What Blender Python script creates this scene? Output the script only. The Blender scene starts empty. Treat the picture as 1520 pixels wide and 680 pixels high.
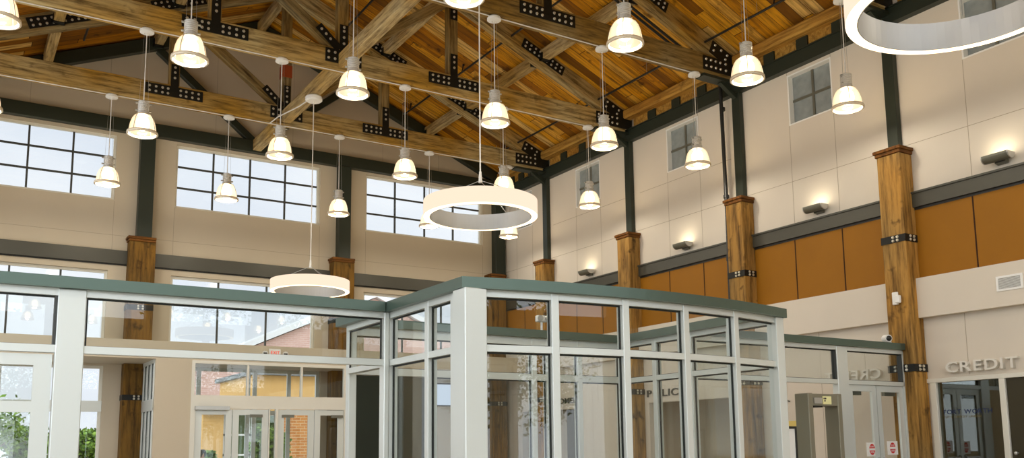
import bpy, bmesh, math, random
from mathutils import Vector, Matrix
random.seed(7)
S = bpy.context.scene
COL = S.collection
PI = math.pi

# ------------------------------------------------------------------ helpers
def wloc(o):
    v = Vector((0, 0, 0))
    while o is not None:
        v += o.location; o = o.parent
    return v

def tag(o, label=None, cat=None, group=None, kind=None):
    if label: o['label'] = label
    if cat: o['category'] = cat
    if group: o['group'] = group
    if kind: o['kind'] = kind
    return o

def thing(name, loc, label=None, cat=None, group=None, kind=None):
    o = bpy.data.objects.new(name, None); COL.objects.link(o)
    o.empty_display_size = .2; o.location = loc
    return tag(o, label, cat, group, kind)

def copy_tree(o, parent=None):
    c = o.copy(); COL.objects.link(c)
    if parent is not None: c.parent = parent
    for ch in list(o.children): copy_tree(ch, c)
    return c

class MB:
    """collects shapes in world coordinates; build() links them as one mesh object"""
    def __init__(s): s.bm = bmesh.new(); s.mi = 0
    def _f(s, vs):
        try:
            f = s.bm.faces.new(vs); f.material_index = s.mi; return f
        except ValueError: return None
    def box(s, x0, x1, y0, y1, z0, z1):
        if x0 > x1: x0, x1 = x1, x0
        if y0 > y1: y0, y1 = y1, y0
        if z0 > z1: z0, z1 = z1, z0
        v = [s.bm.verts.new(p) for p in ((x0,y0,z0),(x1,y0,z0),(x1,y1,z0),(x0,y1,z0),(x0,y0,z1),(x1,y0,z1),(x1,y1,z1),(x0,y1,z1))]
        for q in ((3,2,1,0),(4,5,6,7),(0,1,5,4),(1,2,6,5),(2,3,7,6),(3,0,4,7)): s._f([v[i] for i in q])
        return s
    def prism(s, poly, axis, a, b):
        """poly: list of 2-tuples in the plane across axis; extruded from a to b"""
        def P(u, w, t):
            return {'x': (t, u, w), 'y': (u, t, w), 'z': (u, w, t)}[axis]
        A = [s.bm.verts.new(P(u, w, a)) for u, w in poly]; B = [s.bm.verts.new(P(u, w, b)) for u, w in poly]
        s._f(list(reversed(A))); s._f(B); n = len(poly)
        for i in range(n): s._f([A[i], A[(i+1) % n], B[(i+1) % n], B[i]])
        return s
    def cyl(s, p0, p1, r, n=10, r2=None, caps=True):
        p0 = Vector(p0); p1 = Vector(p1); d = (p1 - p0).normalized(); r2 = r if r2 is None else r2
        u = d.orthogonal().normalized(); w = d.cross(u)
        A, B = [], []
        for i in range(n):
            t = 2*PI*i/n; e = u*math.cos(t) + w*math.sin(t)
            A.append(s.bm.verts.new(p0 + e*r)); B.append(s.bm.verts.new(p1 + e*r2))
        for i in range(n): s._f([A[i], A[(i+1) % n], B[(i+1) % n], B[i]])
        if caps: s._f(list(reversed(A))); s._f(B)
        return s
    def lathe(s, prof, c, n=24, closed=False):
        """prof: (r,z) list, turned about the vertical through c"""
        rings = []
        for r, z in prof:
            rings.append([s.bm.verts.new((c[0]+r*math.cos(2*PI*i/n), c[1]+r*math.sin(2*PI*i/n), c[2]+z)) for i in range(n)])
        m = len(rings)
        for k in range(m if closed else m-1):
            A, B = rings[k], rings[(k+1) % m]
            for i in range(n): s._f([A[i], A[(i+1) % n], B[(i+1) % n], B[i]])
        return s
    def sphere(s, c, r, sz=1.0, n=12):
        m = n//2; prof = [(max(r*math.sin(PI*k/m), 1e-4), -r*sz*math.cos(PI*k/m)) for k in range(m+1)]
        return s.lathe(prof, c, n)
    def tube(s, pts, r, n=8):
        for a, b in zip(pts, pts[1:]): s.cyl(a, b, r, n)
        return s
    def sweep(s, pts, d0, d1, z0, z1):
        """rectangle (across d0..d1, height z0..z1) swept along a plan polyline with mitres"""
        P = [Vector((p[0], p[1])) for p in pts]; n = len(P); L = []
        for i in range(n):
            ns = []
            if i > 0: d = (P[i]-P[i-1]).normalized(); ns.append(Vector((d.y, -d.x)))
            if i < n-1: d = (P[i+1]-P[i]).normalized(); ns.append(Vector((d.y, -d.x)))
            m = sum(ns, Vector((0, 0))).normalized(); k = 1/max(m.dot(ns[0]), .3)
            L.append([s.bm.verts.new((P[i].x+m.x*k*d, P[i].y+m.y*k*d, z)) for d, z in ((d0,z0),(d1,z0),(d1,z1),(d0,z1))])
        for A, B in zip(L, L[1:]):
            for i in range(4): s._f([A[i], A[(i+1) % 4], B[(i+1) % 4], B[i]])
        s._f(list(reversed(L[0]))); s._f(L[-1])
        return s
    def build(s, name, mat, parent=None, bevel=0, smooth=False, kind=None):
        bmesh.ops.recalc_face_normals(s.bm, faces=s.bm.faces)
        if bevel: bmesh.ops.bevel(s.bm, geom=list(s.bm.edges), offset=bevel, segments=1, affect='EDGES')
        me = bpy.data.meshes.new(name)
        if parent is not None: bmesh.ops.translate(s.bm, verts=s.bm.verts, vec=-wloc(parent))
        s.bm.to_mesh(me); s.bm.free()
        for m in (mat if isinstance(mat, (list, tuple)) else [mat]): me.materials.append(m)
        if smooth:
            for p in me.polygons: p.use_smooth = True
        o = bpy.data.objects.new(name, me); COL.objects.link(o)
        if parent is not None: o.parent = parent
        if kind: o['kind'] = kind
        return o

def solo(mb, name, mat, label, cat, group=None, **k):
    """a thing that is one mesh: origin moved to the middle of its base"""
    bm = mb.bm; xs = [v.co for v in bm.verts]
    c = Vector(((min(v.x for v in xs)+max(v.x for v in xs))/2, (min(v.y for v in xs)+max(v.y for v in xs))/2, min(v.z for v in xs)))
    bmesh.ops.translate(bm, verts=bm.verts, vec=-c)
    o = mb.build(name, mat, **k); o.location = c
    return tag(o, label, cat, group)

def timber(name, p0, p1, w, h, mat, parent=None, bevel=.012, up=(0, 0, 1)):
    """squared timber: grain along its own X axis"""
    p0, p1 = Vector(p0), Vector(p1); d = p1 - p0; L = d.length; x = d.normalized(); u = Vector(up)
    y = u.cross(x).normalized(); z = x.cross(y)
    b = MB(); b.box(-L/2, L/2, -w/2, w/2, -h/2, h/2); o = b.build(name, mat, None, bevel)
    M = Matrix((x, y, z)).transposed().to_4x4(); M.translation = (p0+p1)/2
    if parent is not None: M.translation -= wloc(parent); o.parent = parent
    o.matrix_local = M
    return o

def text_letters(text, size, origin, xdir, normal, mat, parent, name='letter', depth=.03, width=None, one=None):
    """raised letters standing on a wall; xdir = reading direction; each letter its own mesh unless one is given"""
    X = Vector(xdir); N = Vector(normal); Y = N.cross(X)
    items = []; pen = 0
    for ch in text:
        if ch == ' ': pen += .34; continue
        cu = bpy.data.curves.new('t', 'FONT'); cu.body = ch; cu.size = 1; cu.extrude = depth/size/2; cu.offset = 0 if one else .012; cu.resolution_u = 4
        ob = bpy.data.objects.new('t', cu); COL.objects.link(ob)
        dg = bpy.context.evaluated_depsgraph_get(); me = bpy.data.meshes.new_from_object(ob.evaluated_get(dg))
        bpy.data.objects.remove(ob); bpy.data.curves.remove(cu)
        xs = [v.co.x for v in me.vertices]; items.append((me, pen-min(xs))); pen += max(xs)-min(xs)+.13
    pen -= .13; kx = (width/pen) if width else size; base = Vector(origin); pl = wloc(parent) if parent else Vector((0,0,0))
    if one: mb = MB()
    for me, px in items:
        for v in me.vertices:
            c = v.co; v.co = base + X*((c.x+px)*kx) + Y*(c.y*size/.73*.73) + N*(c.z*size + depth/2) - (Vector((0,0,0)) if one else pl)
        if one: mb.bm.from_mesh(me); bpy.data.meshes.remove(me)
        else:
            me.name = name; me.materials.clear(); me.materials.append(mat)
            o = bpy.data.objects.new(name, me); COL.objects.link(o); o.parent = parent
    if one: return mb.build(one, mat, parent)

def ordn(i): return ('first', 'second', 'third', 'fourth', 'fifth', 'sixth', 'seventh')[i]

# ------------------------------------------------------------------ materials
def new_mat(name):
    m = bpy.data.materials.new(name); m.use_nodes = True; nt = m.node_tree
    for n in list(nt.nodes): nt.nodes.remove(n)
    o = nt.nodes.new('ShaderNodeOutputMaterial')
    return m, nt, o
def srgb(r, g, b):
    f = lambda c: (c/255/12.92 if c/255 <= .04045 else ((c/255+.055)/1.055)**2.4)
    return (f(r), f(g), f(b), 1)
def N(nt, t, **k):
    n = nt.nodes.new(t)
    for a, v in k.items():
        if a.startswith('i_'): n.inputs[a[2:].replace('_', ' ')].default_value = v
        else: setattr(n, a, v)
    return n
def plain(name, col, rough=.6, metal=0, noise=0, nscale=3, spec=.4, bump=0):
    m, nt, o = new_mat(name); p = N(nt, 'ShaderNodeBsdfPrincipled'); nt.links.new(p.outputs[0], o.inputs[0])
    p.inputs['Base Color'].default_value = col; p.inputs['Roughness'].default_value = rough; p.inputs['Metallic'].default_value = metal
    p.inputs['Specular IOR Level'].default_value = spec
    if noise or bump:
        tc = N(nt, 'ShaderNodeTexCoord'); nz = N(nt, 'ShaderNodeTexNoise'); nz.inputs['Scale'].default_value = nscale; nz.inputs['Detail'].default_value = 5
        nt.links.new(tc.outputs['Object'], nz.inputs['Vector'])
        if noise:
            mx = N(nt, 'ShaderNodeMix', data_type='RGBA', blend_type='MULTIPLY'); mx.inputs[0].default_value = 1
            mp = N(nt, 'ShaderNodeMapRange'); mp.inputs[1].default_value = .3; mp.inputs[2].default_value = .7; mp.inputs[3].default_value = 1-noise; mp.inputs[4].default_value = 1+noise
            nt.links.new(nz.outputs[0], mp.inputs[0]); mx.inputs[6].default_value = col
            nt.links.new(mp.outputs[0], mx.inputs[7]); nt.links.new(mx.outputs[2], p.inputs['Base Color'])
        if bump:
            b = N(nt, 'ShaderNodeBump'); b.inputs['Strength'].default_value = bump; b.inputs['Distance'].default_value = .01
            nt.links.new(nz.outputs[0], b.inputs['Height']); nt.links.new(b.outputs[0], p.inputs['Normal'])
    return m
def emit(name, col, strength):
    m, nt, o = new_mat(name); e = N(nt, 'ShaderNodeEmission'); e.inputs[0].default_value = col; e.inputs[1].default_value = strength
    nt.links.new(e.outputs[0], o.inputs[0]); return m
def wood(name, ca, cb, cdark, grain=(1.2, 14, 14), rough=.75, axis='X', var=.35, knots=.55):
    """weathered timber: long streaks along the grain, knots, tone differing from piece to piece"""
    m, nt, o = new_mat(name); p = N(nt, 'ShaderNodeBsdfPrincipled'); nt.links.new(p.outputs[0], o.inputs[0]); p.inputs['Roughness'].default_value = rough
    p.inputs['Specular IOR Level'].default_value = .25
    tc = N(nt, 'ShaderNodeTexCoord'); oi = N(nt, 'ShaderNodeObjectInfo')
    off = N(nt, 'ShaderNodeVectorMath', operation='MULTIPLY_ADD'); off.inputs[1].default_value = (1, 1, 1)
    cm = N(nt, 'ShaderNodeCombineXYZ'); mm = N(nt, 'ShaderNodeMath', operation='MULTIPLY'); mm.inputs[1].default_value = 37
    nt.links.new(oi.outputs['Random'], mm.inputs[0])
    for i in range(3): nt.links.new(mm.outputs[0], cm.inputs[i])
    nt.links.new(tc.outputs['Object'], off.inputs[0]); nt.links.new(cm.outputs[0], off.inputs[2])
    g = grain if axis == 'X' else (grain[1], grain[2], grain[0])
    mp = N(nt, 'ShaderNodeMapping'); mp.inputs['Scale'].default_value = g; nt.links.new(off.outputs[0], mp.inputs['Vector'])
    n1 = N(nt, 'ShaderNodeTexNoise'); n1.inputs['Scale'].default_value = 1; n1.inputs['Detail'].default_value = 7; n1.inputs['Roughness'].default_value = .65; nt.links.new(mp.outputs[0], n1.inputs['Vector'])
    n2 = N(nt, 'ShaderNodeTexNoise'); n2.inputs['Scale'].default_value = .55; n2.inputs['Detail'].default_value = 2; nt.links.new(off.outputs[0], n2.inputs['Vector'])
    n3 = N(nt, 'ShaderNodeTexNoise'); n3.inputs['Scale'].default_value = 3.2; n3.inputs['Detail'].default_value = 3; nt.links.new(off.outputs[0], n3.inputs['Vector'])
    r1 = N(nt, 'ShaderNodeMapRange'); r1.inputs[1].default_value = .34; r1.inputs[2].default_value = .66; nt.links.new(n2.outputs[0], r1.inputs[0])
    mxa = N(nt, 'ShaderNodeMix', data_type='RGBA'); mxa.inputs[6].default_value = ca; mxa.inputs[7].default_value = cb; nt.links.new(r1.outputs[0], mxa.inputs[0])
    r2 = N(nt, 'ShaderNodeMapRange'); r2.inputs[1].default_value = .42; r2.inputs[2].default_value = .68; r2.inputs[4].default_value = .92; nt.links.new(n1.outputs[0], r2.inputs[0])
    mxb = N(nt, 'ShaderNodeMix', data_type='RGBA'); mxb.inputs[7].default_value = cdark; nt.links.new(mxa.outputs[2], mxb.inputs[6]); nt.links.new(r2.outputs[0], mxb.inputs[0])
    r3 = N(nt, 'ShaderNodeMapRange'); r3.inputs[1].default_value = .62; r3.inputs[2].default_value = .74; r3.inputs[4].default_value = knots; nt.links.new(n3.outputs[0], r3.inputs[0])
    mxc = N(nt, 'ShaderNodeMix', data_type='RGBA'); mxc.inputs[7].default_value = (cdark[0]*.5, cdark[1]*.5, cdark[2]*.5, 1); nt.links.new(mxb.outputs[2], mxc.inputs[6]); nt.links.new(r3.outputs[0], mxc.inputs[0])
    rv = N(nt, 'ShaderNodeMapRange'); rv.inputs[3].default_value = 1-var; rv.inputs[4].default_value = 1+var*.6; nt.links.new(oi.outputs['Random'], rv.inputs[0])
    mxd = N(nt, 'ShaderNodeMix', data_type='RGBA', blend_type='MULTIPLY'); mxd.inputs[0].default_value = 1; nt.links.new(mxc.outputs[2], mxd.inputs[6]); nt.links.new(rv.outputs[0], mxd.inputs[7])
    nt.links.new(mxd.outputs[2], p.inputs['Base Color'])
    b = N(nt, 'ShaderNodeBump'); b.inputs['Strength'].default_value = .35; b.inputs['Distance'].default_value = .012; nt.links.new(n1.outputs[0], b.inputs['Height']); nt.links.new(b.outputs[0], p.inputs['Normal'])
    return m
def deck_mat():
    """roof boards running down the slope: each board its own tone, butt joints, streaks"""
    m, nt, o = new_mat('roof_boards'); p = N(nt, 'ShaderNodeBsdfPrincipled'); nt.links.new(p.outputs[0], o.inputs[0]); p.inputs['Roughness'].default_value = .75; p.inputs['Specular IOR Level'].default_value = .2
    tc = N(nt, 'ShaderNodeTexCoord'); sx = N(nt, 'ShaderNodeSeparateXYZ'); nt.links.new(tc.outputs['Object'], sx.inputs[0])
    M = lambda op, a, b=None: _m(nt, op, a, b)
    bw = .29
    row = M('FLOOR', M('DIVIDE', sx.outputs[1], bw)); fr = M('FRACT', M('DIVIDE', sx.outputs[1], bw))
    wn = N(nt, 'ShaderNodeTexWhiteNoise', noise_dimensions='1D'); nt.links.new(row, wn.inputs['W'])
    lx = M('ADD', M('DIVIDE', sx.outputs[0], 3.3), M('MULTIPLY', wn.outputs[0], 9.0)); seg = M('FLOOR', lx); fx = M('FRACT', lx)
    cid = N(nt, 'ShaderNodeCombineXYZ'); nt.links.new(row, cid.inputs[0]); nt.links.new(seg, cid.inputs[1])
    wb = N(nt, 'ShaderNodeTexWhiteNoise', noise_dimensions='3D'); nt.links.new(cid.outputs[0], wb.inputs['Vector'])
    ramp = N(nt, 'ShaderNodeValToRGB'); e = ramp.color_ramp.elements
    e[0].position = 0; e[0].color = srgb(120, 78, 16); e[1].position = 1; e[1].color = srgb(232, 192, 112)
    for pos, c in ((.25, srgb(170, 108, 10)), (.5, srgb(214, 146, 16)), (.75, srgb(224, 162, 36))):
        k = e.new(pos); k.color = c
    nt.links.new(wb.outputs[0], ramp.inputs[0])
    mp = N(nt, 'ShaderNodeMapping'); mp.inputs['Scale'].default_value = (.9, 13, 1); nt.links.new(tc.outputs['Object'], mp.inputs['Vector'])
    n1 = N(nt, 'ShaderNodeTexNoise'); n1.inputs['Scale'].default_value = 1; n1.inputs['Detail'].default_value = 7; n1.inputs['Roughness'].default_value = .65; nt.links.new(mp.outputs[0], n1.inputs['Vector'])
    r = N(nt, 'ShaderNodeMapRange'); r.inputs[1].default_value = .42; r.inputs[2].default_value = .68; r.inputs[4].default_value = .85; nt.links.new(n1.outputs[0], r.inputs[0])
    mx = N(nt, 'ShaderNodeMix', data_type='RGBA'); mx.inputs[7].default_value = srgb(96, 60, 22); nt.links.new(ramp.outputs[0], mx.inputs[6]); nt.links.new(r.outputs[0], mx.inputs[0])
    n3 = N(nt, 'ShaderNodeTexNoise'); n3.inputs['Scale'].default_value = 2.6; n3.inputs['Detail'].default_value = 3; nt.links.new(tc.outputs['Object'], n3.inputs['Vector'])
    r3 = N(nt, 'ShaderNodeMapRange'); r3.inputs[1].default_value = .63; r3.inputs[2].default_value = .72; r3.inputs[4].default_value = .7; nt.links.new(n3.outputs[0], r3.inputs[0])
    mk = N(nt, 'ShaderNodeMix', data_type='RGBA'); mk.inputs[7].default_value = srgb(60, 36, 14); nt.links.new(mx.outputs[2], mk.inputs[6]); nt.links.new(r3.outputs[0], mk.inputs[0])
    gap = M('MAXIMUM', M('MULTIPLY', M('LESS_THAN', fr, .05), .8), M('MULTIPLY', M('LESS_THAN', fx, .006), .8))
    mg = N(nt, 'ShaderNodeMix', data_type='RGBA'); mg.inputs[7].default_value = srgb(34, 22, 10); nt.links.new(mk.outputs[2], mg.inputs[6]); nt.links.new(gap, mg.inputs[0])
    nt.links.new(mg.outputs[2], p.inputs['Base Color'])
    return m
def _m(nt, op, a, b=None):
    n = nt.nodes.new('ShaderNodeMath'); n.operation = op
    for i, v in enumerate((a, b)):
        if v is None: continue
        if isinstance(v, (int, float)): n.inputs[i].default_value = v
        else: nt.links.new(v, n.inputs[i])
    return n.outputs[0]
def glass(name, tint=(.95, .97, .96, 1), refl=1.0, rough=0.0):
    """thin window glass: clear, with mirror reflections growing towards grazing angles"""
    m, nt, o = new_mat(name); t = N(nt, 'ShaderNodeBsdfTransparent'); t.inputs[0].default_value = tint
    g = N(nt, 'ShaderNodeBsdfGlossy'); g.inputs['Roughness'].default_value = rough; g.inputs[0].default_value = (.95, .97, .96, 1)
    f = N(nt, 'ShaderNodeLayerWeight'); f.inputs[0].default_value = .5      # Schlick, the same from both faces
    k = _m(nt, 'MULTIPLY', _m(nt, 'ADD', _m(nt, 'MULTIPLY', _m(nt, 'POWER', f.outputs['Facing'], 5.0), .9), .04), refl); mx = N(nt, 'ShaderNodeMixShader')
    nt.links.new(k, mx.inputs[0]); nt.links.new(t.outputs[0], mx.inputs[1]); nt.links.new(g.outputs[0], mx.inputs[2]); nt.links.new(mx.outputs[0], o.inputs[0])
    return m
def brick_mat(name, c1, c2, cm):
    m, nt, o = new_mat(name); p = N(nt, 'ShaderNodeBsdfPrincipled'); nt.links.new(p.outputs[0], o.inputs[0]); p.inputs['Roughness'].default_value = .9
    tc = N(nt, 'ShaderNodeTexCoord'); mp = N(nt, 'ShaderNodeMapping'); mp.inputs['Rotation'].default_value = (PI/2, 0, 0)
    nt.links.new(tc.outputs['Object'], mp.inputs['Vector'])
    b = N(nt, 'ShaderNodeTexBrick'); b.inputs['Color1'].default_value = c1; b.inputs['Color2'].default_value = c2; b.inputs['Mortar'].default_value = cm
    b.inputs['Scale'].default_value = 1; b.inputs['Brick Width'].default_value = .4; b.inputs['Row Height'].default_value = .13; b.inputs['Mortar Size'].default_value = .012
    nt.links.new(mp.outputs[0], b.inputs['Vector']); nt.links.new(b.outputs[0], p.inputs['Base Color']); return m
def bell_glass():
    """ribbed prismatic glass: partly clear, partly glowing by itself in place of scattered lamp light"""
    m, nt, o = new_mat('ribbed_lamp_glass')
    t = N(nt, 'ShaderNodeBsdfTransparent'); t.inputs[0].default_value = (.97, .88, .74, 1)
    g = N(nt, 'ShaderNodeBsdfGlossy'); g.inputs['Roughness'].default_value = .12
    e = N(nt, 'ShaderNodeEmission'); e.inputs[0].default_value = (1, .76, .48, 1); e.inputs[1].default_value = 2.6  # self-glow painted into the shade, standing in for light from the bulb
    lw = N(nt, 'ShaderNodeLayerWeight'); lw.inputs[0].default_value = .5
    b = N(nt, 'ShaderNodeMixShader'); nt.links.new(_m(nt, 'ADD', _m(nt, 'MULTIPLY', lw.outputs['Facing'], -.12), .52), b.inputs[0])
    nt.links.new(t.outputs[0], b.inputs[1]); nt.links.new(e.outputs[0], b.inputs[2])
    c = N(nt, 'ShaderNodeMixShader'); nt.links.new(_m(nt, 'ADD', _m(nt, 'MULTIPLY', _m(nt, 'POWER', lw.outputs['Facing'], 4.0), .5), .04), c.inputs[0])
    nt.links.new(b.outputs[0], c.inputs[1]); nt.links.new(g.outputs[0], c.inputs[2])
    nt.links.new(c.outputs[0], o.inputs[0]); return m

BEIGE = plain('shaded_wall_paint', srgb(198, 186, 163), .75, noise=.03, nscale=.6)  # side wall's paint again, the gable wall's backlit shade put into its colour
BEIGE2 = plain('pale_wall_paint', srgb(216, 207, 192), .75, noise=.03, nscale=.6)
JOINT = plain('wall_joint', srgb(168, 156, 136), .8)
ORANGE = plain('ochre_panel', srgb(148, 97, 8), .62, noise=.06, nscale=.9, spec=.3)
OGAP = plain('dark_gap', srgb(52, 26, 8), .9)
STEEL = plain('dark_green_steel', srgb(46, 53, 43), .42, .25, spec=.5)
TRIM = plain('grey_steel', srgb(72, 71, 62), .4, .25, spec=.5)
PLATE = plain('black_plate', srgb(26, 26, 22), .5, .3)
BOLT = plain('zinc_bolt', srgb(214, 208, 190), .35, .55)
TIMBER = wood('weathered_timber', srgb(172, 132, 52), srgb(182, 164, 118), srgb(70, 50, 18))
PURL = wood('pale_timber', srgb(194, 158, 86), srgb(198, 180, 136), srgb(92, 68, 34), var=.2, knots=.3)
LOGW = wood('eave_timber', srgb(190, 148, 70), srgb(170, 122, 48), srgb(104, 70, 22), var=.15)
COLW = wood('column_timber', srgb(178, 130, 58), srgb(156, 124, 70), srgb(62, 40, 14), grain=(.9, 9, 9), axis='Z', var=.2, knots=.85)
COLB = wood('shaded_column_timber', srgb(136, 96, 30), srgb(108, 82, 36), srgb(46, 30, 10), grain=(.9, 9, 9), axis='Z', var=.2, knots=.85)  # column timber again, darkened to paint in the shade on the gable columns
COLC = wood('column_cap_timber', srgb(126, 78, 24), srgb(112, 72, 28), srgb(58, 34, 10), var=.15)
DECK = deck_mat()
ALU = plain('aluminium', srgb(220, 225, 220), .38, .35, spec=.5)
ALU2 = plain('window_aluminium', srgb(226, 224, 212), .5, .1)
MUNT = plain('dark_muntin', srgb(72, 74, 72), .5, .3)
CAP = plain('green_grey_coping', srgb(90, 108, 98), .32, .55, spec=.6)
GLASS = glass('partition_glass', (.94, .955, .95, 1), .85)
CGLASS = glass('coated_transom_glass', (.84, .87, .86, 1), 8.5)
WGLASS = glass('window_glass', (.97, .98, .98, 1), .8)
GREYGL = plain('grey_obscure_glass', srgb(142, 150, 150), .25, 0, noise=.12, nscale=5, spec=.7)
DKGL = glass('tinted_office_glass', (.55, .58, .52, 1), 2.6)
WHITE = plain('white_plastic', srgb(236, 236, 232), .45)
WMET = plain('white_metal', srgb(228, 226, 220), .4, .2)
SILV = plain('silver_metal', srgb(196, 196, 192), .32, .8)
GREYP = plain('grey_fitting', srgb(120, 120, 108), .4, .5)
DARKP = plain('dark_plastic', srgb(30, 30, 28), .4)
DKGRN = plain('dark_green_board', srgb(34, 40, 26), .6, noise=.1)
DETM = plain('taupe_metal', srgb(138, 134, 116), .4, .3)
FLOORM = plain('pale_floor_tile', srgb(186, 176, 160), .35, noise=.04, nscale=1.5)
BULB = emit('lamp_bulb', (1, .80, .52, 1), 14)
RINGO = emit('drum_fabric_glow', (1, .82, .62, 1), 1.16)
RINGU = emit('drum_diffuser_glow', (1, .80, .52, 1), 3.2)
SCLAMP = emit('sconce_lamp', (1, .86, .62, 1), 18)
LETD = plain('shaded_letter', srgb(84, 82, 76), .4, .3)  # silvery letters coloured dark all over, in place of shadow along their edges
LETM = plain('brushed_letter', srgb(226, 222, 212), .4, .2)

# ------------------------------------------------------------------ measurements (metres; side wall x=0, gable wall y=0, hall towards -x and -y)
SL = .4167; YT = [-15.885, -11.56, -7.24, -2.925]; XM = -9.0
def deck_z(x): return 14.81 - SL*abs(x-XM)          # underside of the boards
def raf_z(x): return 14.56 - SL*abs(x-XM)           # rafter centre line
YF = -31.0

def wall_with_holes(mb, axis, t0, t1, u0, u1, v0, v1, holes):
    us = sorted({u0, u1, *[h[0] for h in holes], *[h[1] for h in holes]}); vs = sorted({v0, v1, *[h[2] for h in holes], *[h[3] for h in holes]})
    for a, b in zip(us, us[1:]):
        run = None
        for c, d in zip(vs, vs[1:]):
            mu, mv = (a+b)/2, (c+d)/2
            if any(h[0] < mu < h[1] and h[2] < mv < h[3] for h in holes):
                if run: _wb(mb, axis, t0, t1, a, b, *run); run = None
            else: run = (run[0], d) if run else (c, d)
        if run: _wb(mb, axis, t0, t1, a, b, *run)
def _wb(mb, axis, t0, t1, a, b, c, d):
    if axis == 'y': mb.box(a, b, t0, t1, c, d)
    else: mb.box(t0, t1, a, b, c, d)

# ------------------------------------------------------------------ room shell
b = MB(); b.box(-18, 0, YF, 0, -.2, 0); b.build('floor', FLOORM, kind='structure')
b = MB()
for s in (-1, 1):
    e = XM + s*9.35
    b.prism([(XM, 14.81), (e, deck_z(e)), (e, deck_z(e)+.12), (XM, 14.93)], 'y', YF, .35)
b.build('ceiling', DECK, kind='structure')

# gable wall
UP = [(-17.38, -12.944), (-11.306, -6.862), (-5.286, -.84)]
LOW = [(-17.3, -13.02, (-16.67, -15.43, -14.19)), (-11.32, -6.97, (-9.93, -8.47)), (-5.33, -.95, (-3.88, -2.42))]
holes = [(a, c, 8.48, 10.40) for a, c in UP] + [(a, c, 4.3, 6.44) for a, c, _ in LOW] + [(-17.3, -13.0, 0, 3.75), (-11.08, -6.75, 0, 3.8)]
b = MB(); wall_with_holes(b, 'y', 0, .3, -18, 0, 0, 10.9, holes); b.prism([(-18, 10.9), (0, 10.9), (0, 11.05), (XM, 14.82), (-18, 11.05)], 'y', 0, .3)
b.mi = 1; e = .006
for z in (7.46,): b.box(-18, 0, -.002, .01, z-e, z+e)
for a, c in UP:
    for x in (a, c): b.box(x-e, x+e, -.002, .01, 7.02, 8.45)
for x in (-15.2, -13.2, -10.2, -7.8, -4.7, -2.6): b.box(x-e, x+e, -.002, .01, 10.86, deck_z(x)-.02)
b.build('wall_back', [BEIGE, JOINT], kind='structure')

def window(n, axis, pos, a, c, z0, z1, ubars, zbars, fw=.07, bw=.05, glassm=None, frm=None, mun=None, d=.1, reveal=.1, kind='structure'):
    """frame with muntins and its panes; axis 'y' stands in a wall along x, 'x' in a wall along y"""
    o = thing('window_%d' % n, (((a+c)/2, pos, z0) if axis == 'y' else (pos, (a+c)/2, z0)), kind=kind)
    t0, t1 = pos+reveal, pos+reveal+d
    f = MB()
    for r in ((a, a+fw, z0, z1), (c-fw, c, z0, z1), (a+fw, c-fw, z0, z0+fw), (a+fw, c-fw, z1-fw, z1)): _wb(f, axis, t0, t1, *r)
    f.build('frame', frm or ALU2, o)
    m = MB()
    for u in ubars: _wb(m, axis, t1-.07, t1-.01, u-bw/2, u+bw/2, z0+fw, z1-fw)
    for z in zbars: _wb(m, axis, t1-.068, t1-.012, a+fw, c-fw, z-bw/2, z+bw/2)
    m.build('muntin', mun or MUNT, o)
    p = MB(); _wb(p, axis, t1-.045, t1-.033, a+fw, c-fw, z0+fw, z1-fw); p.build('pane', glassm or WGLASS, o)
    return o
wn = 1
for a, c in UP:
    w = c-a; dz = 1.92/3
    window(wn, 'y', 0, a, c, 8.48, 10.40, [a+w*k/4 for k in (1, 2, 3)], [8.48+dz, 8.48+2*dz]); wn += 1
for a, c, bars in LOW: window(wn, 'y', 0, a, c, 4.3, 6.44, bars, []); wn += 1
window(wn, 'y', 0, -17.3, -13.0, 0, 3.75, (-16.6, -15.5, -14.55, -13.55), (2.62,), fw=.08, bw=.1, mun=ALU); wn += 1
# white rail across the ground-floor glazing
b = MB(); b.box(-17.3, -13.0, .05, .2, 2.48, 2.78); b.build('trim_1', ALU, kind='structure')
window(wn, 'y', 0, -11.08, -6.75, 0, 3.8, (-10.4, -8.95, -8.75, -7.7), (2.5, 2.85), fw=.1, bw=.12, mun=ALU, frm=ALU); wn += 1

# side wall: upper plaster, ochre panels, plain band, lower wall with openings
RWIN = [(y-.632, y+.632) for y in (-13.73, -9.43, -5.12, -18.06)] + [(-1.95, -.95)]
# three-digit checks: 8.9..10.146
holes = [(a, c, 8.9, 10.146) for a, c in RWIN] + [(-17.68, -16.3, 0, 2.59), (-19.1, -17.72, 0, 2.59), (-10.9, -7.72, 0, 2.57), (-4.42, -3.34, 0, 2.55), (-1.97, -1.15, 0, 2.55)]
b = MB(); wall_with_holes(b, 'x', 0, .3, YF, .3, 0, 11.0, holes); b.mi = 1
for z in (7.533,): b.box(-.002, .01, YF, 0, z-e, z+e)
for z0, z1 in ((8.885, 8.897),):
    ys = sorted([YF]+[v for r in RWIN for v in r]+[0])
for a, c in RWIN:
    for y in (a, c): b.box(-.002, .01, y-e, y+e, 6.48, 8.9); b.box(-.002, .01, y-e, y+e, 10.15, 10.3)
b.box(-.002, .01, -6.9-.012, -3.2, 8.62, 8.632); b.box(-.002, .01, -11.2, -7.6, 8.62, 8.632)
for y in (-17.05, -12.6, -9.3, -5.4): b.box(-.002, .01, y-e, y+e, 2.7, 3.9)
for y in (-12.6, -13.6): b.box(-.002, .01, y-e, y+e, 0, 3.9)
b.build('wall_right', [BEIGE2, JOINT], kind='structure')
for i, (a, c) in enumerate(RWIN):
    window(wn, 'x', 0, a, c, 8.9, 10.146, [(a+c)/2], [9.52], fw=.035, bw=.06, glassm=GREYGL, frm=WHITE, mun=GREYP, d=.2, reveal=.002); wn += 1
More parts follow.
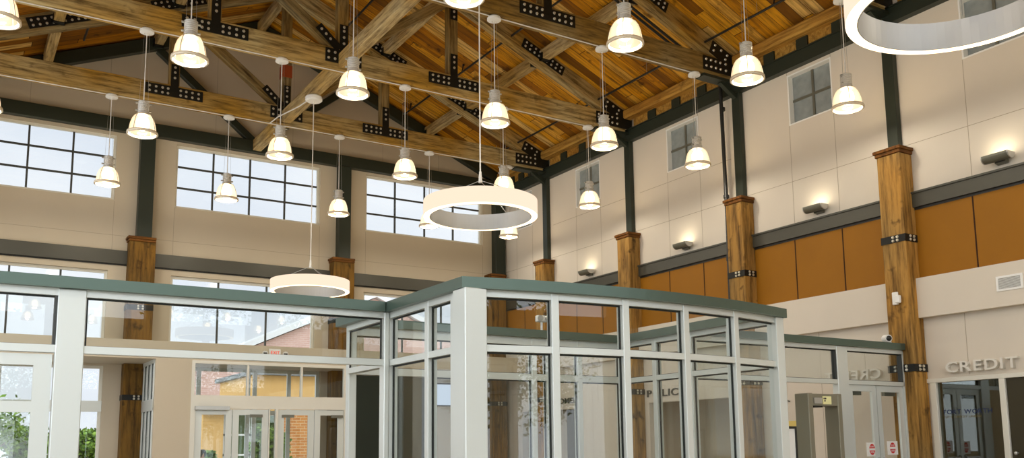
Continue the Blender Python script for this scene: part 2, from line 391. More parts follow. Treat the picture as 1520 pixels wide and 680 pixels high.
# raised white surround on each small side window is part of the wall trim
b = MB(); b.box(-.17, 0, YF, 0, 3.885, 4.69); b.build('trim_2', BEIGE2, kind='structure')
b = MB(); b.box(-.03, .0, YF, 0, 4.69, 6.14); b.mi = 1
for k in range(4):
    y0 = YT[k]
    for f in (.34, .645): b.box(-.034, -.02, y0+f*4.32-.015, y0+f*4.32+.015, 4.69, 6.14)
for y in (-17.42, -18.7): b.box(-.034, -.02, y-.015, y+.015, 4.69, 6.14)
b.build('wall_panelling', [ORANGE, OGAP], kind='structure')
b = MB(); b.box(-.1, 0, YF, 0, 6.17, 6.48); b.box(-.13, 0, YF, 0, 6.45, 6.49); b.mi = 1; b.box(-.04, 0, YF, 0, 6.12, 6.17); b.build('trim_3', [TRIM, DARKP], kind='structure')
b = MB(); b.box(-18, 0, -.1, 0, 6.63, 7.017); b.mi = 1; b.box(-18, 0, -.04, 0, 6.6, 6.63); b.build('trim_4', [TRIM, DARKP], kind='structure')
# walls out of the picture that carry daylight: opposite side wall and the front of the hall
holes = []
for k in range(7):
    y0 = -2.9-4.32*k
    holes += [(y0-3.9+.3, y0-.3-.0, 7.9, 10.3), (y0-3.6, y0-.3, 1.0, 6.3)]
b = MB(); wall_with_holes(b, 'x', -18.3, -18, YF, .3, 0, 11.0, [h for h in holes if h[0] > YF+.2]); b.build('wall_left', BEIGE, kind='structure')
holes = [(x, x+2.3, z0, z1) for x in (-17.4, -14.4, -11.4, -8.4, -5.4, -2.7) for z0, z1 in ((.2, 3.9), (5.0, 9.9))]
b = MB(); wall_with_holes(b, 'y', YF-.3, YF, -18, 0, 0, 11, holes); b.prism([(-18, 11), (0, 11), (XM, 14.82)], 'y', YF-.3, YF); b.build('wall_front', BEIGE, kind='structure')
# rooms behind the side wall openings
def alcove(n, y0, y1, depth, h, mat):
    b = MB(); x1 = .3+depth
    b.box(x1, x1+.1, y0-.3, y1+.3, 0, h); b.box(.3, x1, y0-.4, y0-.3, 0, h); b.box(.3, x1, y1+.3, y1+.4, 0, h)
    b.box(.3, x1+.1, y0-.4, y1+.4, h, h+.1); b.box(.3, x1+.1, y0-.4, y1+.4, -.1, 0)
    b.build('wall_alcove_%d' % n, mat, kind='structure')
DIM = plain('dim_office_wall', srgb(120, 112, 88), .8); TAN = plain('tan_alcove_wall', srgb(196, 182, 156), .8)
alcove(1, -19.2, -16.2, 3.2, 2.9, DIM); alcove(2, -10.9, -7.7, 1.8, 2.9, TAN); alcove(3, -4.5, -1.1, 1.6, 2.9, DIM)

# ------------------------------------------------------------------ steel posts, beams, timber columns
WALLN = ('fourth', 'third', 'second', 'first')
def bolts_on(mb, pts, normal, r=.032):
    n = Vector(normal)
    for p in pts:
        p = Vector(p); mb.cyl(p, p+n*.022, r, 8, r*.7)
def column(cx, cy, axis, w, d, ztop, label, straps, grp):
    """boxed timber column standing out from the wall: shaft, two-step cap, bolted straps"""
    if axis == 'x': x0, x1, y0, y1 = -d, 0.0, cy-w/2, cy+w/2
    else: x0, x1, y0, y1 = cx-w/2, cx+w/2, -d, 0.0
    t = thing('timber_column', ((x0+x1)/2, (y0+y1)/2, 0), label, 'column', grp)
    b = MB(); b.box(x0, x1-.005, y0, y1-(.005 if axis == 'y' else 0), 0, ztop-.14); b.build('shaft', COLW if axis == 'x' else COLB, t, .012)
    o = .055; b = MB(); b.box(x0-o, x1-.005, y0-o, y1+(o if axis == 'x' else -.005), ztop-.07, ztop); b.box(x0-o*.5, x1-.005, y0-o*.5, y1+(o*.5 if axis == 'x' else -.005), ztop-.14, ztop-.07)
    if axis == 'y': pass
    b.build('cap', COLC, t, .01)
    for z in straps:
        b = MB(); s = .016
        b.box(x0-s, x1-.006, y0-s, y1+(s if axis == 'x' else -.006), z-.075, z+.075); b.mi = 1
        ym, xm = (y0+y1)/2, (x0+x1)/2
        for dz in (-.035, .035):
            if axis == 'x':
                bolts_on(b, [(x0-s, ym+q, z+dz) for q in (-.1, .0)], (-1, 0, 0)); bolts_on(b, [(xm+q, y0-s, z+dz) for q in (-.06, .06)], (0, -1, 0))
            else: bolts_on(b, [(xm+q, y0-s, z+dz) for q in (-.06, .06)], (0, -1, 0))
        b.build('strap', [PLATE, BOLT], t)
    return t
def post(x0, x1, y0, y1, z0, z1, label, grp):
    b = MB(); w = .025
    b.box(x0, x1, y0, y1, z0, z1)
    return solo(b, 'steel_post', STEEL, label, 'post', grp, bevel=.01)
place = ('beside the credit sign', 'second in from the credit sign', 'third in from the credit sign', 'by the corner of the hall')
for k, y in enumerate(YT):
    column(0, y-.04, 'x', .53, .42, 7.44, 'boxed timber column on the pale side wall, ' + place[k], (5.52, 2.88), 'timber columns along the side wall')
    post(-.15, -.004, y-.125, y+.125, 7.445, 10.23, 'dark green steel post above the side wall timber column ' + place[k], 'steel posts along the side wall')
for k, (px, cx, lab) in enumerate(((-12.145, -12.19, 'between the first two window bays'), (-6.12, -6.17, 'behind the small drum lamp'), (-.27, -.43, 'in the corner of the hall'))):
    column(cx, 0, 'y', .70 if k < 2 else .6, .42, 7.40, 'boxed timber column on the gable wall ' + lab, (5.38, 2.86), 'timber columns along the gable wall')
    hw = .2
    post(px-hw, px+hw, -.3, -.004, 7.405, 10.465, 'dark green steel post on the gable wall ' + lab, 'steel posts along the gable wall')
# gable steel: tie beam, raking beams, centre post, braces
t = thing('gable_frame', (XM, -.12, 10.47), 'dark green steel gable frame set against the end wall under the roof', 'steel frame')
def sbar(name, p0, p1, w, h): return timber(name, p0, p1, w, h, STEEL, t, .01)
sbar('tie_beam', (-18, -.12, 10.66), (-.01, -.12, 10.66), .22, .38)
for s in (-1, 1):
    sbar('raking_beam', (XM+s*8.9, -.13, deck_z(XM+8.9)-.24), (XM, -.13, deck_z(XM)-.24), .22, .36)
    sbar('diagonal_brace', (XM+s*.12, -.11, 10.85), (XM+s*2.95, -.11, 13.15), .18, .22)
for px in (-12.145, -6.12): sbar('wall_post', (px, -.15, 10.85), (px, -.15, deck_z(px)-.44), .26, .4)
sbar('centre_post', (XM, -.11, 10.85), (XM, -.11, 14.3), .24, .26)
# eave beams on the side wall
t = thing('eave_beam', (-.1, -15, 10.235), 'long dark green steel eave beam along the top of the side wall', 'beam')
b = MB(); b.box(-.16, -.004, -26, -.25, 10.235, 10.55); b.box(-.2, -.004, -26, -.25, 10.55, 10.58); b.box(-.18, -.004, -26, -.25, 10.22, 10.235); b.build('channel', STEEL, t)
BAYN = ('bay beside the credit sign', 'second bay from the credit sign', 'third bay from the credit sign', 'bay against the gable wall')
bays = [(YT[0], YT[1]), (YT[1], YT[2]), (YT[2], YT[3]), (YT[3], 0)]
frames = [(-20.2, YT[0])] + bays
for k, (a, c) in enumerate(frames):
    nm = ('bay over the big drum lamp',)+BAYN
    y0, y1 = a+.16, c-(.16 if k < 4 else .28)
    timber('eave_timber', (-.24, y0, 10.97), (-.24, y1, 10.97), .34, .27, LOGW, None, .05)
    o = bpy.context.scene.collection.objects[-1]; tag(o, 'rough tan eave timber under the roof boards, ' + nm[k], 'timber', 'eave timbers along the side wall')
    n = 4
    for q in range(n):
        y = y0+(y1-y0)*(q+.5)/n; hw = (y1-y0)/n*.5
        b = MB(); b.box(-.13, -.006, y-(hw-.17), y+(hw-.17), 10.581, 10.834)
        if k < 5: solo(b, 'eave_block', LOGW, '%s timber filler block on the eave beam, %s' % (ordn(q), nm[k]), 'block', 'filler blocks on the eave beam')
        if q < n-1:
            yb = y+hw; b = MB(); b.box(-.17, -.006, yb-.16, yb+.16, 10.581, 10.834); solo(b, 'eave_bracket', STEEL, '%s green steel bracket on the eave beam, %s' % (ordn(q), nm[k]), 'bracket', 'steel brackets on the eave beam')

# ------------------------------------------------------------------ timber trusses
def plate(name, parent, y, rects, bolts):
    """black gusset plate on the truss face; rects: (cx,cz,len,height,angle) in the truss plane; bolts: (rows, per rect)"""
    b = MB()
    for i, (cx, cz, L, H, ang) in enumerate(rects):
        c, s = math.cos(ang), math.sin(ang); P = lambda u, v: (cx+u*c-v*s, cz+u*s+v*c)
        yy = y - .0012*i
        b.mi = 0; b.prism([P(-L/2, -H/2), P(L/2, -H/2), P(L/2, H/2), P(-L/2, H/2)], 'y', yy-.018, yy)
        b.mi = 1
        for u, v in bolts[i]:
            q = P(u, v); b.cyl((q[0], yy-.018, q[1]), (q[0], yy-.045, q[1]), .036, 8, .024)
    return b.build(name, [PLATE, BOLT], parent)
def grid(us, vs): return [(u, v) for u in us for v in vs]
def make_truss(y):
    t = thing('roof_truss', (XM, y, 10.47)); tw = .27; ra = math.atan(SL); yf = y-.145
    timber('bottom_chord', (-17.72, y, 10.73), (-.28, y, 10.73), tw, .52, TIMBER, t)
    timber('king_post', (XM, y, 10.99), (XM, y, 14.35), tw-.02, .26, TIMBER, t, up=(1, 0, 0))
    for s in (-1, 1):
        xe = XM+s*8.75
        timber('rafter', (xe, y, raf_z(xe)), (XM+s*.02, y, raf_z(XM)), tw, .46, TIMBER, t)
        xq = XM+s*3.03
        timber('queen_post', (xq, y, 10.99), (xq, y, raf_z(xq)-.24), tw-.02, .26, TIMBER, t, up=(1, 0, 0))
        timber('diagonal_brace', (XM+s*.16, y, 11.0), (XM+s*2.9, y, raf_z(XM+s*2.9)-.32), tw-.03, .24, TIMBER, t)
        arm = grid([-.62, -.46, -.30, -.16, .16, .30, .46, .62], [-.065, .065])
        plate('gusset_plate', t, yf, [(xq, 10.79, 1.46, .28, 0), (xq, 11.16, .2, .78, 0)], [arm, [(0, .02), (0, .17), (0, .31)]])
        plate('strap_plate', t, yf, [(xq, raf_z(xq)-.52, .2, .55, 0)], [[(0, -.2), (0, -.05), (0, .1)]])
        for xr in (XM+s*5.85, XM+s*3.0):
            plate('gusset_plate', t, yf, [(xr, raf_z(xr), 1.46, .28, -s*ra)], [grid([-.62, -.46, -.30, -.14, .14, .30, .46, .62], [-.065, .065])])
        # heel: chord arm, rafter arm and bearing shoe
        xh = XM+s*8.22
        plate('heel_plate', t, yf, [(XM+s*8.3, 10.74, 1.3, .36, 0), (XM+s*8.42, raf_z(XM+s*8.42)-.04, 1.05, .36, -s*ra)],
              [grid([-.56, -.4, -.24, -.08, .1], [-.08, .09]) if s > 0 else grid([.56, .4, .24, .08, -.1], [-.08, .09]), [(-s*.42, .09), (-s*.42, -.07), (-s*.2, .08), (s*.02, .08), (s*.24, .08), (s*.0, -.06)]])
        b = MB(); b.box(XM+s*7.66, XM+s*8.97, y-.15, y+.15, 10.40, 10.468); b.build('bearing_shoe', STEEL, t)
        timber('knee_brace', (XM+s*8.35, y, 10.43), (XM+s*8.85, y, 10.12), .12, .12, STEEL, t, .005)
    plate('gusset_plate', t, yf, [(XM, 10.77, .92, .34, 0), (XM, 11.2, .2, .8, 0), (XM-.38, 11.2, .2, .72, math.radians(48)), (XM+.38, 11.2, .2, .72, -math.radians(48))],
          [grid([-.38, -.22, .22, .38], [-.08, .08]), [(0, -.08), (0, .08), (0, .24), (0, .34)], [(0, -.05), (0, .1), (0, .25)], [(0, -.05), (0, .1), (0, .25)]])
    b = MB(); b.cyl((-17.6, y-.02, 10.455), (-1.35, y-.02, 10.455), .014, 8); b.build('conduit', WMET, t)
    return t
TRN = ('fourth roof truss from the gable wall', 'third roof truss from the gable wall', 'second roof truss from the gable wall', 'first roof truss in front of the gable wall', 'fifth roof truss from the gable wall', 'sixth roof truss from the gable wall')
tr0 = make_truss(YT[0])
for k, y in enumerate(YT+[-20.2, -24.5]):
    t = tr0 if k == 0 else copy_tree(tr0)
    t.location.y = y
    tag(t, 'bolted king post truss, ' + TRN[k], 'truss', 'timber roof trusses')
# purlins between the trusses, with hangers; ridge and tie timbers
PUR = ((XM+5.85, 'lower purlin on the side wall slope'), (XM+3.0, 'upper purlin on the side wall slope'), (XM-3.0, 'upper purlin on the far slope'), (XM-5.85, 'lower purlin on the far slope'))
for x, nm in PUR:
    for k, (a, c) in enumerate(frames):
        y0, y1 = a+.145, c-(.145 if k < 4 else .26)
        t = thing('purlin', (x, (y0+y1)/2, raf_z(x)), 'squared timber %s, %s' % (nm, (('bay over the big drum lamp',)+BAYN)[k]), 'purlin', 'roof purlins')
        timber('beam', (x, y0, raf_z(x)+.03), (x, y1, raf_z(x)+.03), .24, .3, PURL, t)
        for yy, sg in ((y0, 1), (y1, -1)):
            b = MB(); b.box(x-.14, x+.14, yy, yy+sg*.16, raf_z(x)-.14, raf_z(x)-.121); b.box(x-.14, x-.121, yy, yy+sg*.16, raf_z(x)-.14, raf_z(x)+.06); b.box(x+.121, x+.14, yy, yy+sg*.16, raf_z(x)-.14, raf_z(x)+.06)
            b.build('hanger', PLATE, t)
for k, (a, c) in enumerate([(-26, -20.2)]+frames):
    y0, y1 = a+.145, c-(.145 if k < 5 else .25)
    nm = ('bay behind the viewer', 'bay over the big drum lamp')+BAYN
    tag(timber('tie_timber', (XM, y0, 10.68), (XM, y1, 10.68), .26, .34, PURL), 'pale centre tie timber between truss mid points, ' + nm[k], 'timber', 'centre tie timbers')
    tag(timber('ridge_timber', (XM, y0, 14.5), (XM, y1, 14.5), .2, .34, PURL), 'timber ridge beam under the roof peak, ' + nm[k], 'timber', 'ridge timbers')
# sprinkler pipes
def pipe(x, y0, y1, label, heads):
    z = deck_z(x)-.30; t = thing('sprinkler_pipe', (x, (y0+y1)/2, z), label, 'pipe', 'sprinkler pipes under the roof')
    b = MB(); b.cyl((x, y0, z), (x, y1, z), .03, 8); b.build('run', DARKP, t)
    for y in heads:
        b = MB(); b.cyl((x, y, z), (x+.03, y, z+.2), .018, 6); b.cyl((x+.03, y, z+.2), (x+.05, y, z+.24), .035, 6); b.build('sprinkler_head', DARKP, t)
        b = MB(); b.cyl((x, y+.5, z), (x, y+.5, z+.3), .006, 5); b.build('hanger', SILV, t)
pipe(-1.25, -19.5, -1.2, 'long thin black sprinkler pipe above the side wall eave', (-13.9, -10.0, -6.3, -2.2))
pipe(-4.18, -12.5, -.6, 'thin black sprinkler pipe halfway up the side wall slope', (-7.3, -4.6, -1.0))
pipe(-7.25, -12.5, -1.5, 'thin black sprinkler pipe high up by the ridge', (-5.3, -2.3))
pipe(-14.1, -12.5, -1.5, 'thin black sprinkler pipe on the far roof slope', (-4.2, -8.4))
t = thing('sprinkler_main', (-2.2, -11.25, 11.6), 'pair of black sprinkler mains running down the slope beside the third truss', 'pipe')
for dy in (0, .14):
    b = MB(); b.cyl((-4.4, -11.2+dy, deck_z(-4.4)-.46), (-1.2, -11.2+dy, deck_z(-1.2)-.46), .035, 8); b.build('run', DARKP, t)
t = thing('riser_pipe', (-.3, -11.28, 4.5), 'dark vertical sprinkler riser beside the timber column on the side wall', 'pipe')
b = MB(); b.tube([(-.6, -11.2, 10.75), (-.3, -11.22, 10.7), (-.28, -11.2, 10.5), (-.24, -11.2, 7.3), (-.24, -11.18, 4.6)], .05, 10); b.build('run', DARKP, t)
for z in (9.9, 7.6, 6.0):
    b = MB(); b.cyl((-.24, -11.2, z-.04), (-.24, -11.2, z+.04), .075, 10); b.build('coupling', DARKP, t)

# ------------------------------------------------------------------ pendant lamps
def make_lamp():
    t = thing('pendant_lamp', (0, 0, 8.10)); z = 8.10
    b = MB(); b.lathe([(.001, 2.36), (.13, 2.36), (.15, 2.33), (.15, 2.29), (.06, 2.27), (.001, 2.27)], (0, 0, z), 20); b.build('canopy', WHITE, t, smooth=False)
    b = MB(); b.cyl((0, 0, z+.74), (0, 0, z+2.28), .011, 6); b.build('cord', WMET, t)
    for s in (-1, 1):
        b = MB(); b.cyl((s*.09, 0, z+.66), (s*.05, 0, z+2.28), .003, 4); b.build('suspension_wire', SILV, t)
    b = MB(); prof = [(.001, .74), (.06, .74), (.115, .71)]
    for k in range(6): prof += [(.115, .70-.035*k), (.105, .69-.035*k), (.105, .68-.035*k), (.115, .67-.035*k)]
    prof += [(.12, .44), (.14, .42), (.001, .42)]
    b.lathe(prof, (0, 0, z), 20); h = b.build('housing', GREYP2, t)
    for s in (-1, 1):
        for zz in (.68, .52):
            b = MB(); b.cyl((s*.1, 0, z+zz), (s*.16, 0, z+zz), .02, 8); b.build('knob', SILV, h)
    b = MB(); n = 48; prof = [(.115, .43), (.17, .40), (.215, .33), (.245, .24), (.262, .15), (.272, .06), (.29, .03)]
    rings = []
    for r, zz in prof: rings.append([b.bm.verts.new(((r+(.006 if i % 2 else 0))*math.cos(2*PI*i/n), (r+(.006 if i % 2 else 0))*math.sin(2*PI*i/n), z+zz)) for i in range(n)])
    for A, B in zip(rings, rings[1:]):
        for i in range(n): b._f([A[i], A[(i+1) % n], B[(i+1) % n], B[i]])
    sh = b.build('bell_shade', bell_glass_m, t, smooth=True)
    for k in range(4):
        a = PI/4+k*PI/2; c_, s_ = math.cos(a), math.sin(a); b = MB(); b.tube([(r*c_, r*s_, z+zz) for r, zz in ((.125, .44), (.185, .405), (.232, .33), (.262, .24), (.28, .15), (.296, .04))], .008, 6); b.build('shade_arm', SILV, sh)
    b = MB(); b.lathe([(.285, .05), (.315, .045), (.318, .0), (.29, -.012), (.272, .0), (.272, .04)], (0, 0, z), 32, closed=True); b.build('rim', RIMM, sh, smooth=True)
    b = MB(); b.sphere((0, 0, z+.24), .14, 1.2, 16); b.build('bulb', BULB, t, smooth=True)
    L = bpy.data.lights.new('lamp_light', 'POINT'); L.energy = 128; L.color = (1, .90, .74); L.shadow_soft_size = .09
    lo = bpy.data.objects.new('lamp_light', L); COL.objects.link(lo); lo.parent = t; lo.location = (0, 0, .08)
    return t
GREYP2 = plain('lamp_housing_grey', srgb(206, 204, 198), .35, .35); bell_glass_m = bell_glass(); RIMM = plain('lamp_rim', srgb(236, 222, 196), .3, .1)
rows = [(-24.5, (-1.5, -4.4, -7.3, -10.4, -13.4), 'sixth truss'), (-20.2, (-1.5, -4.4, -7.3, -10.4, -13.4, -16.3), 'fifth truss'), (YT[0], (-1.55, -4.4, -7.3, -10.4), 'fourth truss'), (YT[1], (-1.53, -4.38, -7.26, -10.42, -13.42, -16.3), 'third truss'), (YT[2], (-1.55, -4.4, -7.29, -10.46, -13.44, -16.35), 'second truss'), (YT[3], (-1.56, -4.43, -7.36, -10.55, -13.52, -16.4), 'first truss')]
lamp0 = make_lamp(); first = True
for y, xs, nm in rows:
    for i, x in enumerate(xs):
        l = lamp0 if first else copy_tree(lamp0); first = False
        l.location = (x, y, 8.10)
        tag(l, 'bell glass pendant lamp, %s from the side wall under the %s from the gable' % (ordn(i), nm), 'lamp', 'bell glass pendant lamps')
# drum ring pendants
def make_ring():
    z = 5.34; H = .28; t = thing('ring_pendant', (0, 0, z))
    ro, ri = .985, .87
    b = MB(); b.lathe([(ro-.008, .01), (ro, .01), (ro, H), (ro-.008, H)], (0, 0, z), 72, closed=True); d = b.build('drum', RINGO, t, smooth=False)
    b = MB(); b.lathe([(ri+.01, .004), (ro-.004, .004), (ro-.004, .02), (ri+.01, .02)], (0, 0, z), 72, closed=True); b.build('diffuser', RINGU, t)
    b = MB(); b.lathe([(ri, 0), (ri+.01, 0), (ri+.01, H), (ri, H)], (0, 0, z), 72, closed=True); b.build('inner_band', plain('pale_satin_band', srgb(186, 185, 182), .4, .3), t, smooth=False)
    b = MB(); b.lathe([(ri+.01, H-.01), (ro-.008, H-.01), (ro-.008, H), (ri+.01, H)], (0, 0, z), 72, closed=True); b.build('top_band', WMET, t)
    b = MB(); b.cyl((0, 0, z+.72), (0, 0, z+5.12), .012, 6); b.build('cord', WMET, t)
    b = MB(); b.cyl((0, 0, z+.62), (0, 0, z+.82), .035, 10, .02); b.build('gripper', WMET, t)
    for k in range(3):
        a = 2*PI*k/3+.5; b = MB(); b.cyl((0, 0, z+.66), ((ro-.06)*math.cos(a), (ro-.06)*math.sin(a), z+H), .006, 5); b.build('suspension_wire', SILV, t)
    b = MB(); b.lathe([(.001, 5.16), (.2, 5.16), (.22, 5.13), (.22, 5.06), (.18, 5.03), (.001, 5.03)], (0, 0, z), 24); b.build('canopy', WHITE, t)
    return t
r0 = make_ring()
for i, (y, lab) in enumerate(((-13.93, 'lit drum ring pendant hanging in front of the gable windows, middle of three'), (-5.32, 'small looking lit drum ring pendant just above the glass entrance coping'), (-22.65, 'big lit drum ring pendant cut off by the top of the picture'))):
    r = r0 if i == 0 else copy_tree(r0); r.location = (XM, y, 5.34); tag(r, lab, 'lamp', 'lit drum ring pendants')
# conduit feeding the ring canopy
b = MB(); b.tube([(XM-.1, -5.05, 10.45), (XM-.15, -4.6, 10.45), (XM-.4, -3.6, 10.44), (XM-.45, -3.05, 10.43)], .018, 6); solo(b, 'conduit', WMET, 'white conduit bending from ring pendant canopy to the first truss', 'conduit')
# wall sconces
def make_sconce():
    t = thing('wall_sconce', (-.16, 0, 6.62))
    prof = [(-.04, .0)] ; n = 10; poly = []
    for k in range(n+1):
        a = -PI*.5*0 - PI*k/n; poly.append((-.2+.13*math.cos(a)*1.0, 6.74+.13*math.sin(a)))
    b = MB(); b.prism([(x, z) for x, z in poly], 'y', -.24, .24); b.build('trough', GREYP, t)
    for s in (-1, 1):
        b = MB(); b.prism([(x, z) for x, z in poly], 'y', s*.24, s*.26); b.build('end_cap', SILV, t)
    b = MB(); b.prism([(-.14, 6.60), (-.02, 6.58), (-.006, 6.62), (-.006, 6.70), (-.1, 6.66)], 'y', -.1, .1); b.build('bracket', GREYP, t)
    b = MB(); b.box(-.28, -.12, -.2, .2, 6.741, 6.75); b.build('lamp_tube', SCLAMP, t)
    return t
s0 = make_sconce()
for i, (y, lab) in enumerate(((-18.06, 'above the credit sign'), (-13.86, 'in the second bay'), (-9.5, 'in the third bay'), (-5.2, 'in the bay by the corner'))):
    s = s0 if i == 0 else copy_tree(s0); s.location = (-.16, y, 6.62); tag(s, 'grey half round uplight sconce on the pale side wall ' + lab, 'sconce', 'uplight wall sconces')

# ------------------------------------------------------------------ glass screens
ZB0, ZB1, ZT, ZC0, ZC1 = 2.52, 2.60, 3.16, 3.24, 3.37
GASK = plain('black_gasket', srgb(26, 32, 28), .5)
def pane(t, p, q, z0, z1, m=None):
    d = (Vector(q)-Vector(p)); L = d.length
    if L < .05: return
    b = MB(); b.sweep([p, q], -.005, .005, z0, z1); o = b.build('glass_pane', m or GLASS, t)
    P, Q = Vector(p), Vector(q); e = d/L*.016; b = MB()
    b.sweep([P, Q], -.012, .012, z1-.02, z1-.0005); b.sweep([P, Q], -.012, .012, z0+.0005, z0+.012)
    b.sweep([P, P+e], -.012, .012, z0+.012, z1-.02); b.sweep([Q-e, Q], -.012, .012, z0+.012, z1-.02)
    b.build('gasket', GASK, o); return o
def mullion(t, p, w=.1, d=.13, z0=0, z1=ZC0, ang=0, m=None):
    b = MB(); b.box(-w/2, w/2, -d/2, d/2, z0, z1)
    bmesh.ops.rotate(b.bm, verts=b.bm.verts, cent=(0, 0, 0), matrix=Matrix.Rotation(ang, 3, 'Z')); bmesh.ops.translate(b.bm, verts=b.bm.verts, vec=(p[0], p[1], 0))
    return b.build('mullion', m or ALU, t, .006)
def rail(t, pts, z0, z1, d=.06, name='transom_rail', m=None):
    b = MB(); b.sweep(pts, -d, d, z0, z1); return b.build(name, m or ALU, t)
def coping(t, pts, d=.15):
    b = MB(); b.sweep(pts, -d, d, ZC0, ZC1); b.build('coping', CAP, t)
def bow_y(x): return -18.03 - .30*(1-((x-XM)/2.55)**2)
# bowed glass lobby
BOW = [(-11.55, -18.03), (-10.5, bow_y(-10.5)), (-9.5, bow_y(-9.5)), (-8.5, bow_y(-8.5)), (-7.5, bow_y(-7.5)), (-6.45, -18.03)]
fine = [(-11.55+5.1*k/20, bow_y(-11.55+5.1*k/20)) for k in range(21)]
t = thing('glass_lobby', (XM, -16.5, 0), 'bowed aluminium and glass lobby with green grey coping in the middle of the hall', 'glass lobby'); lob = t
coping(t, [(-9, -14.35), (-11.55, -14.35)]+fine+[(-6.3, -14.35), (-9, -14.35)])
rail(t, fine, ZB0, ZB1); rail(t, fine, ZT, ZC0); rail(t, fine, 0, .15, name='sill_rail')
for i, p in enumerate(BOW[1:-1]): mullion(t, p, .1, .14, ang=(p[0]-XM)*.09)
b = MB(); b.box(-11.69, -11.40, -18.2, -17.9, 0, ZC0); b.build('corner_post', ALU, t, .01)
mullion(t, (-6.45, -18.05), .16, .18)
for p, q in zip(BOW, BOW[1:]):
    d = (Vector(q)-Vector(p)).normalized()*.05; p2, q2 = Vector(p)+d, Vector(q)-d
    if p == BOW[0]: p2 = Vector(p)+d*3
    pane(t, p2, q2, .15, ZB0); pane(t, p2, q2, ZB1, ZT)
# side towards the open screen
sd = [(-11.55, -15.95), (-11.55, -17.9)]
for z0, z1 in ((ZB0, ZB1), (ZT, ZC0), (0, .15)): rail(t, sd, z0, z1)
mullion(t, (-11.55, -17.07), .1, .13, ang=PI/2); mullion(t, (-11.55, -17.78), .14, .14, ang=PI/2)
for a, c in ((-15.97, -17.02), (-17.12, -17.7)):
    pane(t, (-11.55, a), (-11.55, c), .15, ZB0); pane(t, (-11.55, a), (-11.55, c), ZB1, ZT)
# side towards the metal detector
sd = [(-6.3, -14.4), (-6.4, -18.0)]
for z0, z1 in ((ZB0, ZB1), (ZT, ZC0), (0, .15)): rail(t, sd, z0, z1)
for y, w in ((-17.1, .1), (-16.2, .1), (-15.3, .1), (-14.4, .14)): mullion(t, (-6.3-.1*(-y-14.4)/3.6, y), w, .13, ang=PI/2)
for a, c in ((-14.45, -15.25), (-15.35, -16.15), (-16.25, -17.05), (-17.15, -17.95)):
    fx = lambda y: -6.3-.1*(-y-14.4)/3.6
    pane(t, (fx(a), a), (fx(c), c), .15, ZB0); pane(t, (fx(a), a), (fx(c), c), ZB1, ZT)
# inner front of the lobby
inn = [(-11.55, -14.35), (-6.3, -14.35)]
for z0, z1 in ((ZB0, ZB1+.03), (ZT-.05, ZC0)): rail(t, inn, z0, z1)
for x, w in ((-11.5, .12), (-10.15, .12), (-8.25, .1), (-7.95, .1), (-7.3, .1), (-6.35, .14)): mullion(t, (x, -14.35), w, .13)
for a, c in ((-10.09, -8.3), (-8.2, -8.0), (-7.9, -7.35), (-7.25, -6.42)):
    pane(t, (a, -14.35), (c, -14.35), .1, ZB0); pane(t, (a, -14.35), (c, -14.35), ZB1+.03, ZT-.05)
pane(t, (-11.44, -14.35), (-10.21, -14.35), ZB1+.03, ZT-.05)
b = MB(); b.box(-11.44, -10.21, -14.40, -14.30, .02, ZB0-.01); b.build('dark_door_leaf', DKGRN, t)
lw = [(-11.55, -14.42), (-11.55, -15.82)]
for z0, z1 in ((ZB0, ZB1), (ZT, ZC0)): rail(t, lw, z0, z1)
pane(t, lw[0], lw[1], ZB1, ZT)

def door_leaf(t, x0, x1, y, z1, stile=.14, mid=None, handle_side=1, top=.13, closer=None, gl=None):
    """framed glass door leaf standing in a screen along x; handle, closer as its pieces"""
    b = MB(); d = .025
    b.box(x0, x0+stile, y-d, y+d, .01, z1); b.box(x1-stile, x1, y-d, y+d, .01, z1)
    b.box(x0+stile, x1-stile, y-d, y+d, z1-top, z1); b.box(x0+stile, x1-stile, y-d, y+d, .01, .25)
    if mid: b.box(x0+stile, x1-stile, y-d, y+d, mid[0], mid[1])
    o = b.build('door_leaf', ALU, t)
    g = MB(); g.box(x0+stile, x1-stile, y-.005, y+.005, .25, z1-top); g.build('glass_pane', gl or GLASS, o)
    hx = x1-stile*.6 if handle_side > 0 else x0+stile*.6
    h = MB(); h.tube([(hx, y-.03, .95), (hx, y-.09, .95), (hx, y-.09, 1.12), (hx, y-.03, 1.12)], .014, 8); h.build('pull_handle', SILV, o)
    h = MB(); h.box(x0+stile, x1-stile, y-.07, y-.03, 1.06, 1.11); h.build('push_bar', SILV, o)
    if closer is not None:
        cx, sd = closer; k = MB(); k.box(cx-.17, cx+.17, y+sd*.03, y+sd*.1, z1-top-.07, z1-top+.01); k.build('door_closer', GREYP, o)
    return o
YS = -15.9
# open screen on the far side of the lobby
t = thing('glass_screen', (-14.8, YS, 0), 'tall aluminium screen with one long transom light and a wide white post', 'glass screen')
coping(t, [(-18, YS), (-11.71, YS)], .15)
for z0, z1 in ((ZB0, ZB1+.005), (ZT, ZC0)): rail(t, [(-18, YS), (-11.69, YS)], z0, z1)
b = MB(); b.box(-15.63, -15.34, YS-.075, YS+.075, 0, ZC0-.001); b.build('wide_post', ALU, t, .008)
b = MB(); b.box(-11.69, -11.62, YS-.08, YS+.08, 0, ZC0-.001); b.build('end_post', ALU, t, .008)
mullion(t, (-17.8, YS), .12); 
mullion(lob, (-11.55, YS), .13, .13); pane(t, (-15.33, YS), (-11.70, YS), ZB1, ZT); pane(t, (-17.74, YS), (-15.64, YS), ZB1, ZT)
b = MB(); b.box(-15.66, -15.635, YS-.05, YS+.05, ZB1, ZT); b.build('glazing_bead', MUNT, t)
door_leaf(t, -16.69, -15.65, YS, 2.50, .18, (1.86, 1.98), -1, .125); door_leaf(t, -17.73, -16.71, YS, 2.50, .18, (1.86, 1.98), 1, .125)
